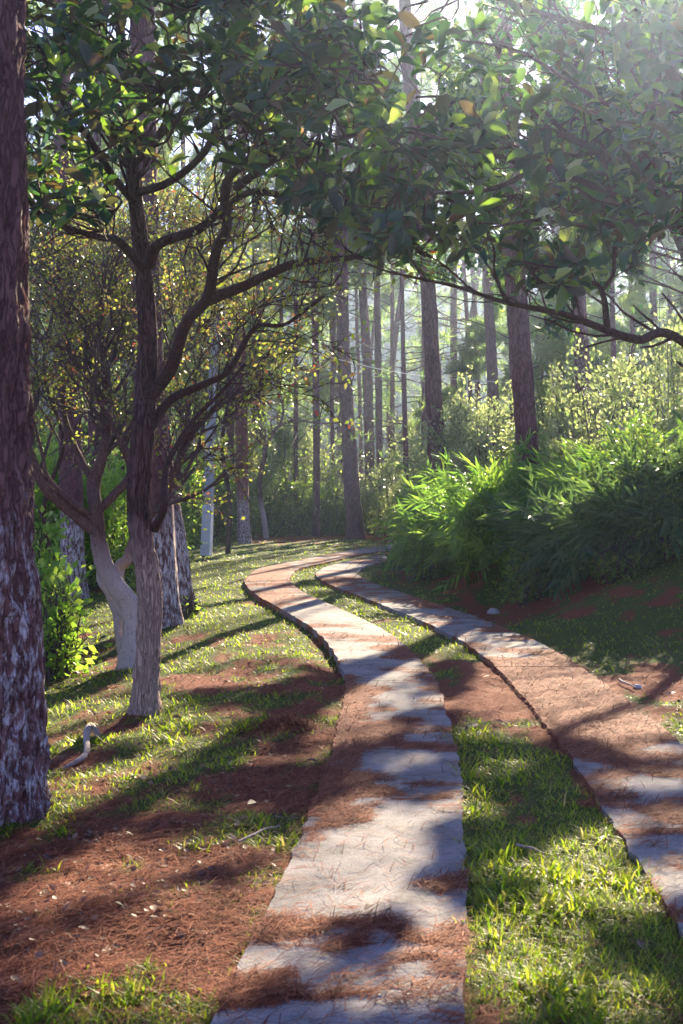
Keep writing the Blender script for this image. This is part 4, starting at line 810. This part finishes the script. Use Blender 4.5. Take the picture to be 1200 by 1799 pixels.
# ------------------------------------------------------------------ shrubs and hedge
def shrub(px, d, w, h, label, matl, leaf=.06, n=5000, name='shrub', dy=None, z_up=None, group=None, lit=.3, cat='shrub'):
    x0 = at(px, 900, d)[0]; z0 = float(ground_z(x0, d)); root = thing(name, (x0, d, z0), label, cat, group); dy = dy or w
    nb = 26; az = R.random(nb)*6.28; q_ = R.random(nb)**.6; K = 6
    tip = np.stack([x0+np.cos(az)*q_*w*.5, d+np.sin(az)*q_*dy*.5, z0+h*(1-.45*q_**2)*(.65+.4*R.random(nb))], -1)
    s = np.array([x0, d, z0-.05])+np.stack([np.cos(az)*q_*w*.2, np.sin(az)*q_*dy*.2, 0*az], -1)
    tt = np.linspace(0, 1, K)[None, :, None]; st = s[:, None]*(1-tt)+tip[:, None]*tt+R.normal(0, .05, (nb, K, 3))*tt; st[:, 1:-1, :2] += ((tip-s)[:, None, :2]*np.array([.12]))
    sr = np.tile(np.linspace(.016, .005, K), (nb, 1)); t1, tr1 = sprout(st, sr, nb*6, h*.32, .8, .1, 4, .15, .12, .6)
    g = Geo(); tubes(g, st, sr, 4); tubes(g, t1, tr1, 3); g.obj('stems', M_twig, root)['kind'] = 'stuff'
    n = int(n*1.7); i = R.integers(0, len(t1), n); t = R.random(n)*2.999; a = t.astype(int); f = (t-a)[:, None]; P = t1[i, a]*(1-f)+t1[i, a+1]*f+R.normal(0, .07, (n, 3))
    low = R.random(n) < .35; P[low] = P[low]*np.array([1, 1, 0])+np.array([0, 0, 1])*(z0+.05+(P[low][:, 2:3]-z0)*R.random((low.sum(), 1)))
    D = norm(P-np.array([x0, d, z0+h*.3]))+R.normal(0, .7, (n, 3)); ok = R.random(n) > litmask(P, .1)*.92*(P[:, 2] > z0+.5*h); P, D = P[ok], D[ok]
    g = Geo(); scatter(g, leafS, leafSF, P, frames(D, R.normal(0, .7, D.shape)+[0, -.2, .8]), leaf*(.6+.8*R.random(len(P)))); o = g.obj('foliage', matl, root); o['kind'] = 'stuff'
    return root
HED = 'shrubs of the hedge along the far edge of the grass'  # some of these take brighter leaf colours that stand in for backlight
shrub(352, 41, 2.2, 2.38, 'dark hedge shrub behind the foot of the grey pole', M_shrub, .085, 5880, group=HED)
shrub(300, 39, 2.4, 2.88, 'hedge shrub between the leaning pine and the grey pole', M_bright, .085, 5880, group=HED)
shrub(400, 43.5, 2.0, 2.75, 'hedge shrub behind the reddish pine with pale foot', M_shrubl, .085, 5040, group=HED)
shrub(450, 44, 2.2, 2.25, 'low hedge shrub behind the whitewashed sapling', M_shrub, .085, 5880, group=HED)
shrub(505, 45, 2.2, 3.38, 'rounded bluish green hedge shrub between the sapling and the slim dark pine', M_shrub, .085, 6440, group=HED)
shrub(570, 46, 2.0, 2.75, 'bright edged hedge shrub between the slim dark pine and the stout leaning pine', M_bright, .085, 3639, group=HED)
shrub(590, 45, 1.9, 2.00, 'dark low hedge shrub at the foot of the stout leaning pine', M_shrub, .085, 4760, group=HED)
shrub(665, 45.5, 2.4, 3.00, 'light hedge shrub below the close pair of pines', M_shrubl, .085, 5880, group=HED)
shrub(735, 41, 2.2, 3.12, 'hazy shrub behind the young slender pine', M_shrubl, .085, 5040, group=HED)
for px, d, w_, h_, lab in ((420, 48, 2.4, 4.2, 'tall sunlit leafy shrub rising behind the hedge right of the reddish pine'), (520, 50, 2.6, 4.6, 'tall sunlit leafy shrub behind the slim dark pine'), (585, 49, 2.2, 3.6, 'yellow-green shrub glowing behind the stout leaning pine'), (690, 50, 2.6, 4.4, 'tall pale shrub behind the close pair of pines'), (370, 45, 2.2, 3.6, 'sunlit shrub rising behind the grey pole'), (740, 44, 2.0, 3.4, 'pale leafy shrub between the young slender pine and the tall grey pine')):
    shrub(px, d, w_, h_, lab, M_shrubl, .12, 2600)
shrub(60, 15.5, 1.0, 1.55, 'bright green leafy plant just right of the huge trunk', M_bright, .10, 900, name='leafy_plant')
shrub(92, 13.6, .55, 1.0, 'low bright leafy plant at the edge of the huge trunk, nearest the camera', M_bright, .085, 420, name='leafy_plant')
shrub(90, 24, 2.4, 2.8, 'sunlit shrub behind the huge trunk', M_bright, .09, 4200)
shrub(200, 23.5, 2.0, 2.0, 'bright leafy shrub behind the forked pale stems', M_bright, .09, 4200)
shrub(20, 27, 3, 2.6, 'dark shrub mass behind the huge trunk at the left', M_shrub, .09, 4000)
shrub(250, 30, 2.6, 2.6, 'shrub behind the feet of the twisted tree and thick pine', M_shrub, .10, 4200)
shrub(331, 17.9, .28, .3, 'tiny bright seedling beside the flared root of the leaning pine', M_bright, .07, 45, name='seedling', cat='plant')
# right bank
shrub(1075, 21, 2.8, 2.4, 'tall pale glittering shrub on the bank right of the big right-hand trunk', M_shrubl, .060, 12000)
shrub(1180, 17.5, 1.8, 1.6, 'glossy small-leaved shrub at the right edge of the picture', M_shrub, .055, 9000)
shrub(995, 23, 1.9, 2.7, 'loose pale green shrub just right behind the big right-hand trunk', M_shrubl, .06, 8000)
shrub(850, 27, 2.2, 3.2, 'tall hazy grey-green shrub left of the big right-hand trunk', M_shrubl, .07, 8000)
shrub(790, 31, 2.0, 2.6, 'hazy shrub at the foot of the tall grey pine', M_shrubl, .075, 5000)
shrub(1190, 24, 2.6, 4.2, 'high shrub behind the glossy one at the right edge', M_shrubl, .07, 8000)

# bamboo: arching fronds with lance leaves
def frond_mesh(matl, L=.62, n=17, seed=0):
    r = np.random.default_rng(seed); t = np.linspace(0, 1, 8); st = np.stack([0*t, t*L, .10*np.sin(t*1.6)*L*2-.38*L*t**2.4], -1)
    g = Geo(); tubes(g, st, np.linspace(.004, .0015, 8), 3)
    T = np.array([[0, 0, 0], [-.10, .33, .015], [0, .33, -.02], [.10, .33, .015], [0, 1, -.22]]); TF = [np.array([[0, 2, 1], [0, 3, 2], [1, 2, 4], [2, 3, 4]])]
    u = np.linspace(.12, 1, n); side = np.where(np.arange(n) % 2, 1, -1); P = np.stack([np.interp(u, t, st[:, k]) for k in range(3)], -1)
    D = np.stack([side*(.9-.55*u)*(.7+.5*r.random(n)), .55+.6*u, -.25-.35*r.random(n)], -1); D[-1] = [0, 1, -.5]
    scatter(g, T, TF, P, frames(D, np.array([0, 0, 1.])+r.normal(0, .55, D.shape)), np.array(.15+.11*r.random(n))*(1-.2*u)); return g.mesh('frond', matl, smooth=False)
FR = {m.name: [frond_mesh(m, .42+.08*k, 11+k, k) for k in range(4)] for m in (M_bamboo, M_bambood)}
from mathutils import Matrix
def bamboo(px, d, w, h, label, matl, nf=60, dy=1.2, sc_=1.0, stuff=200, front=.6):
    x0 = at(px, 900, d)[0]; z0 = float(ground_z(x0, d)); root = thing('bamboo_bush', (x0, d, z0), label, 'bush', 'bamboo bushes on the right bank')
    nc = 22; az = R.random(nc)*6.28; q_ = R.random(nc)**.5*.5; base = np.stack([x0+np.cos(az)*q_*w*.6, d+np.sin(az)*q_*dy*.6, 0*az], -1); base[:, 2] = ground_z(base[:, 0], base[:, 1])-.03
    tip = base+np.stack([np.cos(az)*w*.28, np.sin(az)*dy*.28, h*(.75+.35*R.random(nc))], -1); t = np.linspace(0, 1, 6)[None, :, None]
    st = base[:, None]*(1-t)+tip[:, None]*t; st[:, :, :2] -= (np.sin(t*np.pi)*.12)*(tip-base)[:, None, :2]
    g = Geo(); tubes(g, st, np.tile(np.linspace(.011, .004, 6), (nc, 1)), 5); g.obj('canes', M_shrub, root)['kind'] = 'stuff'
    n = nf+stuff; a = R.random(n)*6.28; v = R.random(n)**.75; prof = np.sin(np.clip(.22+v*.86, 0, 1)*np.pi)**.6; inn = np.where(np.arange(n) < nf, .80+.25*R.random(n), .35+.65*R.random(n))
    a = np.where(np.arange(n) < nf, -np.pi/2+R.normal(0, 1.0, n), a)
    ck = 7; ca = R.random(ck)*6.28; cb = .45+.9*R.random(ck); wob = cb[(((a % 6.28)/6.28*ck).astype(int)+(v*3).astype(int)*3) % ck]; inn = inn*(.55+.45*wob)
    P = np.stack([x0+np.cos(a)*w*.5*prof*inn, d+np.sin(a)*dy*.5*prof*inn, z0+.15+v*h*(.72+.28*wob)], -1)
    D = np.stack([np.cos(a), np.sin(a), .75*v-.05+R.normal(0, .3, n)], -1)+R.normal(0, .55, (n, 3)); M = frames(D, np.stack([0*a, -.75+0*a, .6+0*a], -1)+R.normal(0, .45, (n, 3)))
    s = sc_*(.6+.9*R.random(n)**1.5); gone = (litmask(P, .15) > .5) & (P[:, 2] > z0+.75*h); P[gone, 2] -= .35*h
    for i in range(nf):
        o = bpy.data.objects.new('frond', FR[matl.name][i % 4]); A = M[i]*s[i]; p = P[i]-np.array([x0, d, z0]); o.matrix_local = Matrix([[*A[0], p[0]], [*A[1], p[1]], [*A[2], p[2]], [0, 0, 0, 1]]); o.parent = root; C.objects.link(o)
    me = FR[matl.name][0]; V = np.zeros(len(me.vertices)*3); me.vertices.foreach_get('co', V); V = V.reshape(-1, 3)
    tri = [np.array([p.vertices[:] for p in me.polygons if len(p.vertices) == k]) for k in (3, 4)]; tri = [f for f in tri if len(f)]
    g = Geo(); scatter(g, V, tri, P[nf:], M[nf:], s[nf:]); o = g.obj('foliage', matl, root, smooth=False); o['kind'] = 'stuff'
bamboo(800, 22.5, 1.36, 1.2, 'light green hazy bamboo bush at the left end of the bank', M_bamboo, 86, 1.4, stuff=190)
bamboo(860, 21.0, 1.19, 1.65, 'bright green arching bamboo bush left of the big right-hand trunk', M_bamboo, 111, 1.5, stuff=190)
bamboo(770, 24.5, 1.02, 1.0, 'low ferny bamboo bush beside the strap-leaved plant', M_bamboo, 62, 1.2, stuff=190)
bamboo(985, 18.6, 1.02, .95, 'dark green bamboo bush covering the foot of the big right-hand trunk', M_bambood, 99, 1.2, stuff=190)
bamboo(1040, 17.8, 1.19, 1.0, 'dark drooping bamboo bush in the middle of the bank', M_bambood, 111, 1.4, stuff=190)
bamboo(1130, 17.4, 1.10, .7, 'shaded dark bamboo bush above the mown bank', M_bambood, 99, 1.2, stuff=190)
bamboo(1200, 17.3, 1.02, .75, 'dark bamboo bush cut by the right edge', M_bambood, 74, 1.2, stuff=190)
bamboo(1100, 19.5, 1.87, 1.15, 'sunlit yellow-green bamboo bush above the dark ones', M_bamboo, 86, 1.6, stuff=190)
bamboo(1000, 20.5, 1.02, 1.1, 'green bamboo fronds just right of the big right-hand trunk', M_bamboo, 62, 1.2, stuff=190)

shrub(930, 18.3, .9, .75, 'small dark broad-leaved shrub low at the foot of the big right-hand trunk', M_shrub, .075, 900)
shrub(1085, 16.9, .8, .6, 'low dark shrub between the dark bamboo bushes on the bank', M_shrub, .07, 900)
shrub(1165, 16.9, .8, .7, 'low dark shrub near the right edge below the bamboo', M_shrub, .07, 900)
shrub(760, 22.8, .8, .55, 'low shady fern-like shrub at the left end of the bank', M_shrub, .06, 800)
shrub(905, 22.0, 1.2, 1.5, 'mid-green shrub behind the bright bamboo bush', M_shrub, .07, 2600)
shrub(1130, 18.5, 1.3, 1.2, 'glittering shrub among the sunlit bamboo at the right', M_shrubl, .055, 2600)

# strap-leaved plant by the far track
def strap(px, py, n, L, label):
    b = hit(px, py); root = thing('strap_leaved_plant', b, label, 'plant'); t = np.linspace(0, 1, 7)
    for i in range(n):
        az = R.random()*6.28; l = L*(.6+.6*R.random()); el = .5+.9*R.random(); hx = np.cumsum(np.cos(el-1.9*t**1.5*.8)*l/7); hz = np.cumsum(np.sin(el-1.9*t**1.5*.8)*l/7); w = .020*np.sin(np.clip(t*.9+.12, 0, 1)*np.pi)**.6
        c = np.stack([np.cos(az)*hx, np.sin(az)*hx, hz], -1)+np.array([R.normal(0, .08), R.normal(0, .08), 0]); s = np.array([-math.sin(az), math.cos(az), 0.]); V = np.concatenate([c-s*w[:, None], c+np.array([0, 0, -.006]), c+s*w[:, None]])
        q_ = np.arange(6); F = np.concatenate([np.stack([q_, q_+7, q_+8, q_+1], -1), np.stack([q_+7, q_+14, q_+15, q_+8], -1)])
        V = V+b; V[:, 2] = np.maximum(V[:, 2], ground_z(V[:, 0], V[:, 1])+.01); g = Geo(); g.add(V, F); g.obj('leaf', M_bambood, root)
strap(700, 1012, 60, .95, 'arching strap-leaved clump beside the far track, left of the bamboo')
strap(745, 1020, 34, .7, 'smaller strap-leaved clump in the shade under the hazy bamboo bush')

# ------------------------------------------------------------------ utility pole and wire
b = hit(362, 976); d = b[1]; S = d/FPX
pole = thing('utility_pole', b, 'slim square grey concrete pole with whitewashed foot on the far left grass', 'pole')
topx = at(378, 556, d)
def sqtube(p0, p1, w0, w1, name, m, parent):
    g = Geo(); a = np.array([[-1, -1], [1, -1], [1, 1], [-1, 1]])*.5; V = []
    for f in np.linspace(0, 1, 9):
        c = p0*(1-f)+p1*f; w = w0*(1-f)+w1*f
        for q_ in a: V.append(c+np.array([q_[0]*w*.97+q_[1]*w*.22, q_[1]*w, 0]))
    V = np.array(V); F = np.array([[k*4+i, k*4+(i+1) % 4, k*4+4+(i+1) % 4, k*4+4+i] for k in range(8) for i in range(4)]+[[32, 33, 34, 35]]); g.add(V, F); return g.obj(name, m, parent, smooth=False)
M_polew = plain('pole_whitewash', (.62, .62, .60), (.78, .78, .76), 8, bump=.2)
b0 = b-np.array([0, 0, .2]); f1 = (1.18+.2)/(topx[2]-b0[2]); mid = b0*(1-f1)+topx*f1
sqtube(b0, mid, 17*S, 15.6*S, 'painted_foot', M_polew, pole); sqtube(mid+np.array([0, 0, .001]), topx, 15.2*S, 10*S, 'shaft', M_pole, pole)
g = Geo(); tubes(g, np.array([topx-[.35, 0, .25], topx-[0, 0, .25], topx+[.35, 0, -.25]]), np.array([.03, .03, .03]), 6); g.obj('crossarm', M_pole, pole)
for s in (-.3, .3):
    g = Geo(); c = topx+np.array([s, 0, -.22]); tubes(g, np.array([c, c+[0, 0, .04], c+[0, 0, .08], c+[0, 0, .11]]), np.array([.02, .035, .025, .01]), 8); g.obj('insulator', M_pole, pole)
e1 = topx+np.array([.3, 0, -.13]); e2 = at(900, 672, d+2); t = np.linspace(0, 1, 30)[:, None]; w = e1*(1-t)+e2*t; w[:, 2] -= (.35*np.sin(t*np.pi))[:, 0]
g = Geo(); tubes(g, w, np.full(30, .008), 4); tag(g.obj('overhead_wire', M_wire), 'thin bright wire running from the grey pole to the right through the pines', 'wire')

# ------------------------------------------------------------------ small things on the ground
def blob(px, py, sx, sy, sz, name, label, cat, m, seed=0, group=None):
    b = hit(px, py); g = Geo(); n, k = 14, 10; V = []
    for i in range(k):
        ph = math.pi*i/(k-1)
        for j in range(n):
            th = 2*math.pi*j/n; v = Vector((math.sin(ph)*math.cos(th), math.sin(ph)*math.sin(th), math.cos(ph))); f = 1+.35*mnoise.noise(v*1.6+Vector((seed, 0, 0)))+.1*mnoise.noise(v*5+Vector((0, seed, 0)))
            V.append([v.x*f*sx, v.y*f*sy, v.z*f*sz+sz*.35])
    F = np.array([[i*n+j, i*n+(j+1) % n, (i+1)*n+(j+1) % n, (i+1)*n+j] for i in range(k-1) for j in range(n)])
    root = bpy.data.objects.new(name, None); g.add(np.array(V), F); me = g.mesh(name, m); o = bpy.data.objects.new(name, me); bpy.data.objects.remove(root); C.objects.link(o); o.location = b; return tag(o, label, cat, group)
blob(867, 1078, .075, .06, .055, 'stone', 'pale rounded stone lying below the bank right of the far track', 'stone', M_stone, 2)
blob(1120, 1208, .035, .03, .02, 'stone', 'small pale stone at the right edge of the right track', 'stone', M_stone, 5)
# needle heap on the left verge
x, y = (R.normal(0, 1, 2600), R.normal(0, 1, 2600)); hb = hit(497, 1278); P = np.stack([hb[0]+x*.13, hb[1]+y*.16, 0*x], -1); P[:, 2] = ground_z(P[:, 0], P[:, 1])+.075*np.exp(-(x**2+y**2)/2)*R.random(2600); az = R.random(2600)*6.28
g = Geo(); scatter(g, np.array([[-.5, -.5, 0], [.5, -.5, 0], [.5, .5, .03], [-.5, .5, .03]]), [np.array([[0, 1, 2, 3]])], P, frames(np.stack([np.cos(az), np.sin(az), R.normal(0, .35, 2600)], -1)), np.stack([np.full(2600, .004), .09+0*az, .1+0*az], -1)); g2 = tag(g.obj('needle_heap', M_needle), 'small dark heap of raked pine needles on the left verge beside the near track', 'pine needles', kind='stuff')
# bleached root
b = hit(150, 1335); p = np.array([hit(108, 1352), hit(150, 1330), hit(152, 1306), hit(160, 1292), hit(178, 1296)]); p[:, 2] = ground_z(p[:, 0], p[:, 1]); p[:, 2] += [.0, .015, .06, .07, -.02]
g = Geo(); P_, R_ = resample(p, [.010, .020, .026, .024, .015], 24); V, F, _, _ = trunk_geo(P_, R_, 10, 24, .08, 0, 1, 0, 1); g.add(V, F); tag(g.obj('root', M_root), 'bleached crooked root arching out of the left verge beside the huge trunk', 'root')
def stick(a, c, r, label, name='stick', m=M_root):
    p0, p1 = hit(*a), hit(*c); p = np.array([p0, (p0*2+p1)/3, (p0+2*p1)/3, p1])+R.normal(0, .006, (4, 3)); p[:, 2] = np.maximum(ground_z(p[:, 0], p[:, 1]), -.02)+.03; g = Geo(); tubes(g, p, np.array([r, r, r*.8, r*.4]), 6); tag(g.obj(name, m), label, 'stick')
stick((908, 1495), (952, 1510), .006, 'short pale dry stick lying in the grass between the tracks')
stick((1085, 1200), (1118, 1215), .010, 'broken pale bark piece at the right edge of the right track')
stick((420, 1490), (490, 1462), .005, 'long thin pale twig among the needles on the left verge')
me_l = None
FL = [(840, 1277, .11, 'largest pale curled leaf, in the grass just right of the near track'), (498, 1193, .06, 'pale leaf on the dark band of the left verge, upper one'), (470, 1188, .05, 'small pale leaf left of the upper pale one'), (452, 1257, .05, 'brown curled leaf beside the needle heap'), (848, 1194, .07, 'pale leaf in the grass left of the covered track'), (435, 1420, .07, 'pale leaf low on the left verge'),
      (660, 1395, .05, 'leaf on the needle drift of the near track'), (320, 1266, .07, 'dry leaf right of the twisted tree foot'), (350, 1275, .06, 'second dry leaf right of the twisted tree foot'), (1170, 1225, .08, 'dry brown leaf at the right edge of the picture'), (1105, 1180, .07, 'dry leaf where the right verge meets the track'),
      (980, 1215, .05, 'pale leaf on the needle-covered right track'), (390, 1240, .06, 'dark leaf between the twisted tree and the near track'), (885, 1275, .06, 'small leaf right of the largest pale curled leaf'), (1000, 1192, .05, 'leaf lying near the far end of the covered track'), (560, 1345, .06, 'leaf on the left verge close to the near track'),
      (640, 1620, .05, 'small brown leaf on bare concrete near the camera'), (1120, 1660, .06, 'leaf in the bright grass at the lower right'), (30, 1650, .07, 'bright leaf at the lower left corner'), (270, 1600, .05, 'leaf in the reddish needles at the lower left')]
for k, (px, py, s, lab) in enumerate(FL):
    b = hit(px, py); on = (dl(b[0], b[1]) < 0) or (dr(b[0], b[1]) < 0)
    if me_l is None:
        g = Geo(); g.add(LEAF, LEAFF); me_l = g.mesh('fallen_leaf', M_dead)
    o = bpy.data.objects.new('fallen_leaf', me_l); C.objects.link(o); o.location = (b[0], b[1], (.03 if on else b[2]+.02)); o.scale = (s*1.3, s*1.3, s*1.6); o.rotation_euler = (R.normal(0, .2), R.normal(0, .2), R.random()*6.28); tag(o, lab, 'leaf', 'fallen leaves on the ground')

# ------------------------------------------------------------------ far hill with forest, seen through the gaps
hx = np.linspace(-118, 118, 90); hy = np.linspace(95, 212, 40); HX, HY = np.meshgrid(hx, hy); HZ = -2+sstep(95, 200, HY)*(22+14*fbm(HX*.02+4, HY*.02))+(fbm(HX*.2, HY*.2)-.5)*2
k = np.arange(39)[:, None]*90+np.arange(89)[None]; g = Geo(); g.add(np.stack([HX, HY, HZ], -1).reshape(-1, 3), np.stack([k, k+1, k+91, k+90], -1).reshape(-1, 4)); tag(g.obj('hill', M_soilhill), kind='structure')
n = 6000; x = R.random(n)*220-110; y = 97+R.random(n)*108; z = np.array(-2+sstep(95, 200, y)*(22+14*fbm(x*.02+4, y*.02)))+R.random(n)*6
g = Geo(); scatter(g, *tuft_template(8, 1.0, .5, 4), np.stack([x, y, z], -1), frames(R.normal(0, .5, (n, 3))+[0, 0, 1]), 1.3+R.random(n)*1.5); tag(g.obj('far_forest', M_hill), 'bluish far forest on the hillside seen through gaps between the pines', 'forest', kind='stuff')

# ------------------------------------------------------------------ air
m, n_, l_, p_, o_ = mat('forest_air'); n_.remove(p_); v = n_.new('ShaderNodeVolumePrincipled'); v.inputs['Density'].default_value = HAZE
v.inputs['Color'].default_value = (.55, .70, 1.0, 1); v.inputs['Anisotropy'].default_value = .86; l_.new(v.outputs[0], o_.inputs['Volume'])
x0, x1, y0, y1, z0, z1 = -135, 135, -14, 232, -5, 44
V = np.array([[x, y, z] for z in (z0, z1) for y in (y0, y1) for x in (x0, x1)], float); F = np.array([[0, 2, 3, 1], [4, 5, 7, 6], [0, 1, 5, 4], [2, 6, 7, 3], [0, 4, 6, 2], [1, 3, 7, 5]])
g = Geo(); g.add(V, F); tag(g.obj('haze', m, smooth=False), 'pale morning haze filling the wood', 'haze', kind='stuff')
